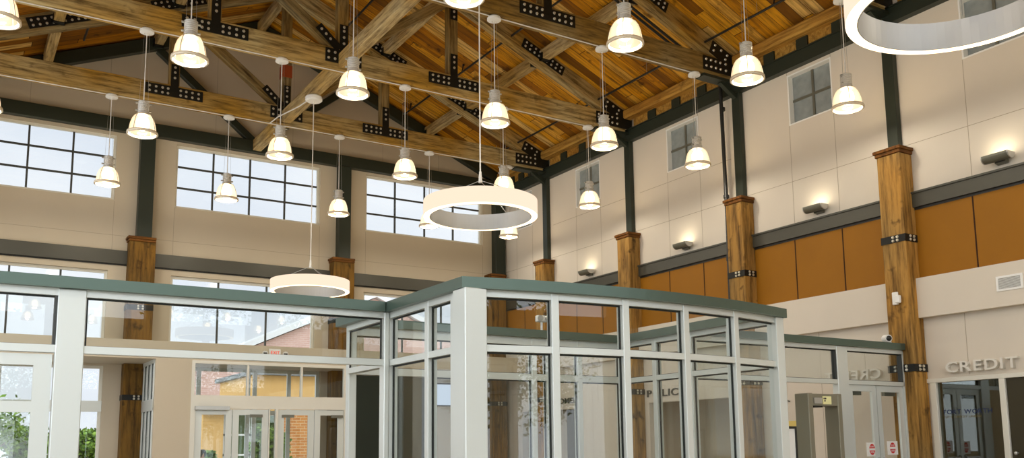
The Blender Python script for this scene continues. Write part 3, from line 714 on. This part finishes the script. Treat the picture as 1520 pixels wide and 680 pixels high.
# screen by the credit sign
t = thing('door_screen', (-3.2, YS, 0), 'aluminium door screen running from the bowed lobby to the side wall column', 'glass screen')
coping(t, [(-6.12, YS), (-.44, YS)], .13)
for z0, z1 in ((ZB0, ZB1), (ZT, ZC0)): rail(t, [(-6.16, YS), (-.44, YS)], z0, z1)
b = MB(); b.box(-2.46, -2.15, YS-.07, YS+.07, 0, ZC0-.001); b.build('wide_post', ALU, t, .008)
b = MB(); b.box(-.46, -.425, YS-.06, YS+.06, 0, ZC0-.001); b.build('end_post', ALU, t)
mullion(t, (-4.05, YS), .12); mullion(t, (-6.1, YS), .12)
for a, c in ((-3.98, -2.47), (-6.03, -4.12), (-2.14, -.47)): pane(t, (a, YS), (c, YS), ZB1, ZT, CGLASS)
pane(t, (-6.03, YS), (-4.12, YS), .1, ZB0)
b = MB(); b.box(-2.485, -2.462, YS-.05, YS+.05, ZB1, ZT); b.box(-.49, -.462, YS-.05, YS+.05, ZB1, ZT); b.build('glazing_bead', MUNT, t)
L1 = door_leaf(t, -2.14, -1.31, YS, 2.515, .13, None, 1, .12, (-1.85, 1)); L2 = door_leaf(t, -1.29, -.47, YS, 2.515, .13, None, -1, .12, (-.8, 1))
RED = plain('sign_red', srgb(204, 40, 40), .5)
def no_entry(xc, zc, lab):
    s = thing('door_sticker', (xc, YS-.012, zc-.13), lab, 'sticker', 'do not enter stickers')
    b = MB(); b.box(xc-.16, xc+.16, YS-.012, YS-.007, zc-.13, zc+.13); b.build('card', WHITE, s)
    b = MB(); n = 24; b.prism([(xc+.085*math.cos(2*PI*k/n), zc+.105*math.sin(2*PI*k/n)) for k in range(n)], 'y', YS-.014, YS-.0125); b.build('red_disc', RED, s)
    b = MB(); b.box(xc-.085, xc+.085, YS-.0165, YS-.0145, zc-.02, zc+.02); b.build('white_bar', WHITE, s)
    text_letters('DO NOT', .05, (xc-.055, YS-.0145, zc+.035), (1, 0, 0), (0, -1, 0), WHITE, s, depth=.002, width=.11, one='lettering')
    text_letters('ENTER', .05, (xc-.05, YS-.0145, zc-.07), (1, 0, 0), (0, -1, 0), WHITE, s, depth=.002, width=.10, one='lettering')
no_entry(-1.52, 1.29, 'white do not enter sticker with red disc on the door beside the wide post'); no_entry(-.89, 1.31, 'white do not enter sticker with red disc on the door beside the column')

# ------------------------------------------------------------------ entrance box and ledge by the gable wall
b = MB(); b.box(-18, -.45, -2.1, -.004, 3.80, 4.28); b.build('wall_ledge', BEIGE, kind='structure')
YE = -2.1
b = MB(); b.box(-12.02, -11.1, YE, YE+.12, 0, 3.8); b.box(-6.72, -6.0, YE, YE+.12, 0, 3.8); b.box(-6.12, -6.0, YE+.12, 0, 0, 3.8); b.build('wall_entrance', BEIGE, kind='structure')
t = thing('entrance_doors', (-8.9, YE, 0), 'row of aluminium entrance doors with transom lights below the pale ledge', 'entrance doors')
b = MB(); b.box(-11.1, -6.72, YE-.03, YE+.09, 2.51, 2.87); b.build('header_panel', ALU2, t)
b = MB(); b.box(-11.1, -6.72, YE-.03, YE+.09, 3.72, 3.8); b.build('head_rail', ALU2, t)
for x, w in ((-11.06, .08), (-9.6, .05), (-8.07, .05), (-6.76, .08)):
    b = MB(); b.box(x-w/2, x+w/2, YE-.03, YE+.09, 2.87, 3.72); b.build('mullion', ALU2, t)
for a, c in ((-11.02, -9.63), (-9.57, -8.1), (-8.04, -6.8)):
    b = MB(); b.box(a, c, YE+.02, YE+.03, 2.87, 3.72); b.build('glass_pane', GLASS, t)
for x0, x1 in ((-11.1, -10.98), (-8.99, -8.96), (-8.80, -8.73), (-6.78, -6.72)):
    b = MB(); b.box(x0, x1, YE-.03, YE+.09, 0, 2.51); b.build('jamb', ALU2, t)
b = MB(); b.box(-8.96, -8.80, YE+.02, YE+.03, 0, 2.51); b.build('glass_pane', GLASS, t)
for x0, x1, hs, cx in ((-10.97, -10.0, 1, None), (-9.98, -9.0, -1, -9.35), (-8.72, -7.68, 1, -8.45), (-7.66, -6.79, -1, -7.0)):
    door_leaf(t, x0, x1, YE+.03, 2.50, .17, None, hs, .15, (cx, -1) if cx else None)
b = MB(); b.box(-11.0, -10.1, YE-.14, YE-.03, 2.47, 2.57); b.build('door_operator', SILV, t)
t = thing('side_glazing', (-12, -1.2, 0), 'slim aluminium glazing on the side of the entrance box by the gable wall', 'glass screen')
for z0, z1 in ((0, .1), (2.45, 2.75), (3.7, 3.8)): rail(t, [(-12, -.45), (-12, -1.98)], z0, z1, .05)
for y in (-.5, -1.0, -1.5, -1.93): mullion(t, (-12, y), .08, .1, 0, 3.8)
for a, c in ((-.54, -.96), (-1.04, -1.46), (-1.54, -1.89)):
    pane(t, (-12, a), (-12, c), .1, 2.45); pane(t, (-12, a), (-12, c), 2.75, 3.7)
# exit sign with twin emergency heads on the ledge
t = thing('exit_sign', (-8.87, -2.12, 4.0), 'white EXIT sign with two emergency light heads on the pale ledge', 'exit sign')
b = MB(); b.box(-9.03, -8.71, -2.15, -2.101, 4.0, 4.2); b.build('housing', WHITE, t)
REDG = emit('exit_red', (1, .12, .08, 1), 1.2)
text_letters('EXIT', .13, (-8.99, -2.151, 4.05), (1, 0, 0), (0, -1, 0), REDG, t, depth=.006, width=.25)
for s in (-1, 1):
    x = -8.87+s*.29; b = MB(); b.cyl((x, -2.101, 4.08), (x, -2.2, 4.06), .06, 12, .075); b.build('lamp_head', WHITE, t)
    b = MB(); b.cyl((x, -2.2, 4.06), (x, -2.205, 4.06), .055, 12); b.build('lens', DARKP, t)

# ------------------------------------------------------------------ side wall fittings and signs
t = thing('credit_sign', (-.02, -17.3, 2.75), 'raised metal letters reading CREDIT on the pale wall above the office window', 'sign')
text_letters('CREDIT', .29, (-.001, -16.63, 2.755), (0, -1, 0), (-1, 0, 0), LETM, t, depth=.09, width=1.41)
t = thing('police_sign', (-.02, -8.3, 2.73), 'raised metal letters reading POLICE over the alcove seen through the lobby glass', 'sign')
text_letters('POLICE', .27, (-.001, -7.66, 2.73), (0, -1, 0), (-1, 0, 0), LETD, t, depth=.03, width=1.5)
t = thing('women_sign', (-.02, -3.9, 2.73), 'raised metal letters reading WOMEN over a dark doorway', 'sign')
text_letters('WOMEN', .24, (-.001, -2.95, 2.73), (0, -1, 0), (-1, 0, 0), LETD, t, depth=.03, width=1.45)
# credit office glazing
t = thing('office_window', (0, -17.6, 0), 'dark office window with pale frame under the credit letters', 'office window')
b = MB()
for y0, y1 in ((-16.37, -16.24), (-17.74, -17.63), (-19.1, -19.0)): b.box(-.048, .1, y0, y1, 0, 2.574)
b.box(-.05, .1, -19.1, -16.16, 2.575, 2.66); b.build('frame', ALU2, t, .006)
b = MB(); b.box(.02, .03, -17.63, -16.37, .1, 2.575); b.build('glass_pane', DKGL, t)
b = MB(); b.box(.0, .05, -18.99, -17.75, .02, 2.57); o = b.build('door_leaf', plain('dark_office_door', srgb(54, 48, 28), .5), t)
b = MB(); b.cyl((-.005, -17.86, 1.2), (-.07, -17.86, 1.2), .018, 8); b.sphere((-.08, -17.86, 1.2), .035); b.build('door_knob', SILV, o)
NAVY = plain('navy_lettering', srgb(28, 44, 84), .6)
text_letters('FORT WORTH', .125, (.019, -16.455, 1.95), (0, -1, 0), (-1, 0, 0), NAVY, t, depth=.002, width=.97, one='lettering')
text_letters('CITY CREDIT UNION', .06, (.019, -16.46, 1.875), (0, -1, 0), (-1, 0, 0), plain('olive_lettering', srgb(120, 112, 70), .6), t, depth=.002, width=.75, one='small_lettering')
# vent on the white band
t = thing('wall_vent', (-.18, -18.06, 4.17), 'white framed grey louvre vent on the plain band below the ochre panels', 'vent')
b = MB()
for y0, y1, z0, z1 in ((-18.31, -17.82, 4.17, 4.21), (-18.31, -17.82, 4.41, 4.45), (-18.31, -18.27, 4.21, 4.41), (-17.86, -17.82, 4.21, 4.41)): b.box(-.185, -.171, y0, y1, z0, z1)
b.build('frame', WHITE, t)
b = MB()
for k in range(9): z = 4.22+k*.021; b.box(-.182, -.172, -18.27, -17.86, z, z+.012)
b.build('louvre_grille', SILV, t); b = MB(); b.box(-.1725, -.1705, -18.27, -17.86, 4.21, 4.41); b.build('backing', GREYP, t)
# motion sensor on the column, security camera on the coping
t = thing('motion_sensor', (-.45, -15.9, 4.2), 'small white motion sensor fixed to the timber column by the credit sign', 'sensor')
b = MB(); b.box(-.47, -.43, -15.96, -15.83, 4.17, 4.43); b.build('base', WHITE, t, .01)
b = MB(); b.box(-.55, -.46, -16.04, -15.94, 4.19, 4.35); b.build('lens_box', WHITE, t, .015)
t = thing('security_camera', (-.8, YS, ZC1), 'small white dome security camera with black lens on the door screen coping', 'camera')
b = MB(); b.cyl((-.8, YS, ZC1), (-.8, YS, ZC1+.03), .07, 14); b.build('base', WHITE, t)
b = MB(); b.cyl((-.80, YS+.06, ZC1+.1), (-.86, YS-.07, ZC1+.09), .075, 16); b.build('barrel', WHITE, t)
b = MB(); b.sphere((-.862, YS-.075, ZC1+.09), .055); b.build('lens', DARKP, t, smooth=True)
# notice sheets on the side wall
YEL = plain('yellow_paper', srgb(226, 204, 120), .7)
b = MB(); b.box(-.006, -.001, -12.92, -12.54, 1.63, 1.93); solo(b, 'wall_notice', YEL, 'yellow paper notice on the wall behind the metal detector', 'notice')
b = MB(); b.box(-.006, -.001, -12.93, -12.74, 1.32, 1.60); solo(b, 'wall_notice', WHITE, 'white paper notice under the yellow sheet on the wall', 'notice')
b = MB(); b.tube([(-.02, -12.36, .6), (-.02, -12.36, 2.32), (-.02, -12.42, 2.4), (-.02, -12.6, 2.41), (-.02, -12.68, 2.38)], .02, 6); solo(b, 'wall_conduit', GREYP, 'thin bent grey conduit up the wall beside the yellow notice', 'conduit')
# walk-through metal detector
yd = -16.6
t = thing('metal_detector', (-3.65, yd, 0), 'taupe walk-through metal detector arch in front of the door screen', 'metal detector')
for x0, x1 in ((-4.08, -3.96), (-3.31, -3.2)):
    b = MB(); b.box(x0, x1, yd, yd+.3, 0, 2.28); b.build('side_panel', DETM, t, .012)
b = MB(); b.box(-3.96, -3.31, yd+.01, yd+.29, 2.06, 2.27); b.build('header_box', DETM, t, .008)
b = MB(); b.box(-3.94, -3.74, yd-.01, yd+.01, 2.10, 2.2); b.build('display', SILV, t)
b = MB(); b.box(-3.95, -3.73, yd-.005, yd+.2, 2.035, 2.06); b.build('sensor_bar', DARKP, t)
b = MB(); b.box(-3.71, -3.49, yd-.005, yd+.01, 2.09, 2.23); b.build('yellow_label', plain('label_yellow', srgb(240, 236, 176), .6), t)
b = MB()
for px, pz in ((-3.68, 2.19), (-3.64, 2.19), (-3.66, 2.15)): b.cyl((px, yd-.005, pz), (px, yd-.009, pz), .016, 8)
b.build('label_symbol', DARKP, t)
b = MB(); b.box(-3.955, -3.93, yd+.24, yd+.28, .1, 2.05); b.build('led_strip', DARKP, t)
# poster stand
ys = -16.95
t = thing('poster_stand', (-4.98, ys, 0), 'black framed poster stand beside the metal detector', 'sign stand')
b = MB()
for x0, x1, z0, z1 in ((-5.16, -5.12, .9, 1.7), (-4.88, -4.84, .9, 1.7), (-5.12, -4.88, 1.66, 1.7), (-5.12, -4.88, .9, .94)): b.box(x0, x1, ys-.02, ys+.02, z0, z1)
b.build('frame', DARKP, t, .006)
b = MB(); b.box(-5.12, -4.88, ys-.005, ys+.005, .94, 1.66); b.build('poster', WHITE, t)
b = MB(); b.cyl((-5.0, ys, .02), (-5.0, ys, .9), .02, 10); b.build('pole', DARKP, t)
b = MB(); b.cyl((-5.0, ys, 0), (-5.0, ys, .025), .18, 20); b.build('base_plate', DARKP, t)

# ------------------------------------------------------------------ outdoors
GRASS = plain('grass', srgb(104, 120, 66), .9, noise=.2, nscale=2); PAVE = plain('pavement', srgb(188, 182, 170), .8, noise=.05)
b = MB(); b.box(-90, 90, .5, 90, -.5, -.3); b.build('ground', PAVE, kind='structure')
b = MB(); b.box(-90, 90, -110, YF-.5, -.5, -.3); b.build('ground_front', GRASS, kind='structure')
LEAFM = [plain('leaf_green_%d' % i, c, .7) for i, c in enumerate((srgb(104, 138, 44), srgb(132, 164, 62), srgb(78, 108, 40)))]
BARK = plain('bark', srgb(92, 72, 52), .9)
def tree(x, y, h, r, label, grp, n=1800, zb=-.3, seed=0, leaf=.6):
    rnd = random.Random(seed); t = thing('tree', (x, y, zb), label, 'tree', grp)
    b = MB(); b.cyl((x, y, zb), (x, y, zb+h*.5), .14, 8, .08)
    for k in range(6):
        a = k*1.1; b.cyl((x, y, zb+h*(.3+.05*k)), (x+r*.6*math.cos(a), y+r*.6*math.sin(a), zb+h*(.55+.05*k)), .06, 6, .02)
    b.build('trunk', BARK, t)
    b = MB()
    blobs = [(rnd.uniform(-.6, .6)*r, rnd.uniform(-.6, .6)*r, zb+h*rnd.uniform(.45, .85), r*rnd.uniform(.35, .6)) for _ in range(12)]
    for k in range(n):
        bx, by, bz, br = rnd.choice(blobs); d = Vector((rnd.gauss(0, 1), rnd.gauss(0, 1), rnd.gauss(0, 1))).normalized()*br*rnd.uniform(.6, 1.1)
        c = Vector((x+bx, y+by, bz))+d; u = Vector((rnd.gauss(0, 1), rnd.gauss(0, 1), rnd.gauss(0, 1))).normalized(); w = u.orthogonal().normalized(); s = rnd.uniform(.12, .24)*leaf
        b.mi = rnd.randrange(3)
        b._f([b.bm.verts.new(c+u*s), b.bm.verts.new(c+w*s*.6), b.bm.verts.new(c-u*s), b.bm.verts.new(c-w*s*.6)])
    b.build('foliage', LEAFM, t)
    return t
for i, (x, y, h, r, lab) in enumerate(((-15.6, 13, 3.8, 1.7, 'leafy green tree outside the glazing next to the long transom screen'), (-13.6, 16, 2.9, 1.1, 'small green tree outside, low in the door glass'), (-11.9, 15, 2.9, .9, 'slim pale green tree outside beside the wide white post'), (-5.6, 9, 2.7, .9, 'young green shrub tree outside the entrance doors'), (-8.1, 9, 1.75, .45, 'pale leafy shrub outside behind the first entrance door'))):
    tree(x, y, h, r, lab, 'trees outside the entrance', seed=i)
tm = None
for i in range(7):
    lab = '%s leafy tree in the row outside behind the hall, mirrored in the lobby glass' % ordn(i)
    if tm is None: tm = c = tree(-24, -42, 8, 2.8, lab, 'trees mirrored in the lobby glass', n=4200, seed=20, leaf=.55)
    else: c = copy_tree(tm)
    c.location = (-24+i*5.2, -42-3*(i % 3), -.3); c.rotation_euler = (0, 0, i*1.3); tag(c, lab)
# neighbouring buildings
BRK = brick_mat('orange_brick', srgb(206, 138, 70), srgb(188, 118, 56), srgb(214, 190, 150)); PINK = brick_mat('pink_brick', srgb(196, 160, 146), srgb(186, 148, 136), srgb(204, 180, 168))
STUC = plain('tan_stucco', srgb(222, 178, 112), .85, noise=.04); ROOF = plain('pale_metal_roof', srgb(206, 206, 204), .5)
t = thing('brick_building', (8, 32, -.3), 'pinkish brick building with pale sloping roof edge seen through the transom light', 'building')
b = MB(); b.prism([(-3.5, -.3), (19.5, -.3), (19.5, 6.4), (8, 11.6), (-3.5, 6.4)], 'y', 30, 42); b.build('wall', PINK, t)
b = MB(); b.prism([(-4.2, 6.15), (8, 11.65), (20.2, 6.15), (20.2, 6.5), (8, 12.05), (-4.2, 6.5)], 'y', 29.6, 42.4); b.build('roof', ROOF, t)
t = thing('stucco_building', (-6, 16, -.3), 'tan stucco and brick building with white windows outside the entrance doors', 'building')
b = MB(); b.box(-4.8, -1.0, 14, 20, 3.0, 4.75); b.build('stucco_wall', STUC, t)
b = MB(); b.box(-7.0, -6.1, 14, 20, -.3, 3.0); b.build('stucco_pier', STUC, t)
b = MB(); b.box(-3.6, -2.2, 13.9, 20, -.3, 3.0); b.build('brick_pier', BRK, t)
b = MB(); b.box(-5.0, -.8, 13.7, 20.3, 4.75, 4.95); b.box(-7.1, -4.8, 13.7, 20.3, 3.0, 3.12); b.build('roof', plain('grey_fascia', srgb(120, 124, 124), .6), t)
for x0 in (-6.05, -4.8):
    b = MB(); x1 = x0+1.2; y = 14.3
    for a, c in ((x0, x0+.08), (x1-.08, x1), ((x0+x1)/2-.04, (x0+x1)/2+.04)): b.box(a, c, y-.05, y+.05, .2, 3.0)
    for z in (.2, 1.1, 2.0, 2.92): b.box(x0, x1, y-.05, y+.05, z, z+.08)
    f = b.build('window_frame', WHITE, t); b = MB(); b.box(x0, x1, y-.005, y+.005, .2, 3.0); b.build('pane', glass('shop_glass', (.75, .85, .75, 1), 2.0), f)
b = MB(); b.box(-6.1, -3.6, 14.6, 14.8, -.3, 3.0); b.build('inner_wall', plain('soft_green_wall', srgb(150, 168, 120), .8), t)

# screen, emergency light and red band
t = thing('wall_monitor', (-10.0, -14.47, 2.06), 'small bright screen fixed inside the lobby beside the dark door leaf', 'screen')
b = MB(); b.box(-10.17, -9.86, -14.50, -14.44, 2.06, 2.42); b.build('bezel', DARKP, t)
b = MB(); b.box(-10.15, -9.88, -14.506, -14.501, 2.08, 2.40); b.build('display', emit('screen_glow', (.72, .84, 1, 1), .9), t)
t = thing('emergency_light', (-8.05, -14.35, ZC1), 'small white twin head emergency light on the rear coping of the lobby', 'emergency light')
b = MB(); b.cyl((-8.05, -14.35, ZC1), (-8.05, -14.35, 3.53), .02, 8); b.build('stem', WHITE, t)
b = MB(); b.box(-8.15, -7.95, -14.40, -14.30, 3.53, 3.64); b.build('housing', WHITE, t, .01)
for sx in (-1, 1):
    b = MB(); b.cyl((-8.05+sx*.07, -14.40, 3.60), (-8.05+sx*.09, -14.46, 3.58), .04, 12, .05); b.build('lamp_head', SILV, t)
b = MB(); b.box(XM-.14, XM+.14, YT[3]-.14, YT[3]+.14, 11.86, 12.22); solo(b, 'red_band', plain('rust_red_band', srgb(150, 66, 26), .6), 'rust red band around the king post of the first truss from the gable', 'band')

# person outside the entrance doors
t = thing('person', (-9.9, 1.5, -.3), 'person with dark hair and grey top standing outside the first entrance door', 'person', kind='thing')
SKIN = plain('skin', srgb(206, 156, 120), .6); HAIR = plain('dark_hair', srgb(58, 48, 26), .7); TOP = plain('grey_top', srgb(96, 100, 104), .8); TROU = plain('dark_trousers', srgb(44, 46, 54), .8)
def skin(name, verts, edges, radii, mat, parent):
    me = bpy.data.meshes.new(name); me.from_pydata([Vector(v) for v in verts], edges, []); o = bpy.data.objects.new(name, me); COL.objects.link(o)
    me.materials.append(mat); md = o.modifiers.new('skin', 'SKIN'); 
    sv = me.skin_vertices[0].data if me.skin_vertices else None
    if sv is None: me.attributes; 
    if me.skin_vertices:
        for i, r in enumerate(radii): me.skin_vertices[0].data[i].radius = (r, r) if not isinstance(r, tuple) else r
        me.skin_vertices[0].data[0].use_root = True
    o.modifiers.new('sub', 'SUBSURF').levels = 1; o.modifiers['sub'].render_levels = 2; o.parent = parent
    return o
def person_parts(t):
    V = [(0, 0, .88), (0, 0, 1.05), (0, 0, 1.28), (0, 0, 1.40), (0, -.01, 1.47), (0, -.02, 1.56), (0, -.02, 1.62)]
    E = [(i, i+1) for i in range(6)]; R = [(.15, .11), (.13, .1), (.15, .1), (.07, .06), (.055, .055), (.075, .09), (.06, .07)]
    def add(chain, rad, root):
        p = root
        for c, r in zip(chain, rad): V.append(c); R.append(r); E.append((p, len(V)-1)); p = len(V)-1
        return p
    for s in (-1, 1):
        add([(s*.17, 0, 1.36), (s*.22, .02, 1.10), (s*.23, -.04, .86), (s*.23, -.06, .78)], [.055, .045, .035, .03], 2)
        for f in range(5):
            hx = s*(.23); fy = -.09+.022*f
            add([(hx, fy, .74), (hx-s*.008, fy-.004, .70-(.01 if f in (1, 2) else 0))], [.011, .009], len(V)-1-2*f if f else len(V)-1)
        add([(s*.09, 0, .82), (s*.10, -.01, .46), (s*.10, .02, .09), (s*.10, -.10, .04)], [.085, .06, .045, .04], 0)
    return skin('body', V, E, R, SKIN, t)
person_parts(t)
b = MB(); b.lathe([(.175, .84), (.165, 1.0), (.175, 1.2), (.185, 1.32), (.10, 1.42), (.062, 1.45)], (-9.9, 1.5, -.3), 18); b.build('shirt', TOP, t, smooth=True)
b = MB()
for s in (-1, 1): b.lathe([(.075, .06), (.075, .45), (.105, .82), (.12, .92)], (-9.9+s*.09, 1.5, -.3), 14)
b.build('trousers', TROU, t, smooth=True)
b = MB(); b.lathe([(.095, 1.5), (.112, 1.56), (.115, 1.63), (.09, 1.69), (.05, 1.715), (.001, 1.72)], (-9.9, 1.52, -.3), 18); b.build('hair', HAIR, t, smooth=True)
b = MB(); b.prism([(-.015, 1.555), (.015, 1.555), (.008, 1.60), (-.008, 1.60)], 'y', -.13, -.09); bmesh.ops.translate(b.bm, verts=b.bm.verts, vec=(-9.9, 1.5, -.3)); b.build('nose', SKIN, t)

# ------------------------------------------------------------------ daylight, camera
W = bpy.data.worlds.new('sky'); S.world = W; W.use_nodes = True; nt = W.node_tree
for n in list(nt.nodes): nt.nodes.remove(n)
wo = nt.nodes.new('ShaderNodeOutputWorld'); bg = nt.nodes.new('ShaderNodeBackground'); nt.links.new(bg.outputs[0], wo.inputs[0])
tc = nt.nodes.new('ShaderNodeTexCoord'); mp = nt.nodes.new('ShaderNodeMapping'); mp.inputs['Scale'].default_value = (2, 2, 5); nt.links.new(tc.outputs['Generated'], mp.inputs[0])
nz = nt.nodes.new('ShaderNodeTexNoise'); nz.inputs['Scale'].default_value = 1.6; nz.inputs['Detail'].default_value = 6; nt.links.new(mp.outputs[0], nz.inputs['Vector'])
cr = nt.nodes.new('ShaderNodeValToRGB'); cr.color_ramp.elements[0].position = .35; cr.color_ramp.elements[0].color = (.72, .78, .87, 1); cr.color_ramp.elements[1].position = .62; cr.color_ramp.elements[1].color = (.90, .93, .97, 1)
nt.links.new(nz.outputs[0], cr.inputs[0]); nt.links.new(cr.outputs[0], bg.inputs[0])
# thin cloud, much brighter on the side of the hidden sun (behind the hall's front)
dt = nt.nodes.new('ShaderNodeVectorMath'); dt.operation = 'DOT_PRODUCT'; nt.links.new(tc.outputs['Generated'], dt.inputs[0]); dt.inputs[1].default_value = Vector((-.55, -.8, .25)).normalized()
nt.links.new(_m(nt, 'ADD', _m(nt, 'MULTIPLY', _m(nt, 'MAXIMUM', dt.outputs['Value'], 0.0), 3.6), 1.25), bg.inputs[1])

cam = bpy.data.cameras.new('camera'); co = bpy.data.objects.new('camera', cam); COL.objects.link(co); S.camera = co
yaw, pitch, roll = .558372602, .137261263, -.0111421314
fw = Vector((math.sin(yaw)*math.cos(pitch), math.cos(yaw)*math.cos(pitch), math.sin(pitch))); r = Vector((math.cos(yaw), -math.sin(yaw), 0)); u = r.cross(fw)
r2 = r*math.cos(roll)+u*math.sin(roll); u2 = -r*math.sin(roll)+u*math.cos(roll)
M = Matrix((r2, u2, -fw)).transposed().to_4x4(); M.translation = (-16.6026, -27.0232, 1.45); co.matrix_world = M
cam.sensor_fit = 'HORIZONTAL'; cam.sensor_width = 36; cam.lens = 1335.81/1520*36; cam.shift_x = (760-757.139)/1520; cam.shift_y = (476.106-340)/1520
cam.clip_start = .05; cam.clip_end = 300
S.view_settings.view_transform = 'Standard'; S.view_settings.look = 'None'; S.view_settings.exposure = -0.12; S.view_settings.gamma = 1; S.view_settings.use_curve_mapping = False
S.cycles.max_bounces = 10; S.cycles.transparent_max_bounces = 24; S.cycles.diffuse_bounces = 5; S.cycles.glossy_bounces = 5
S.cycles.use_denoising = True; S.cycles.sample_clamp_indirect = 6
S.cycles.caustics_reflective = False; S.cycles.caustics_refractive = False
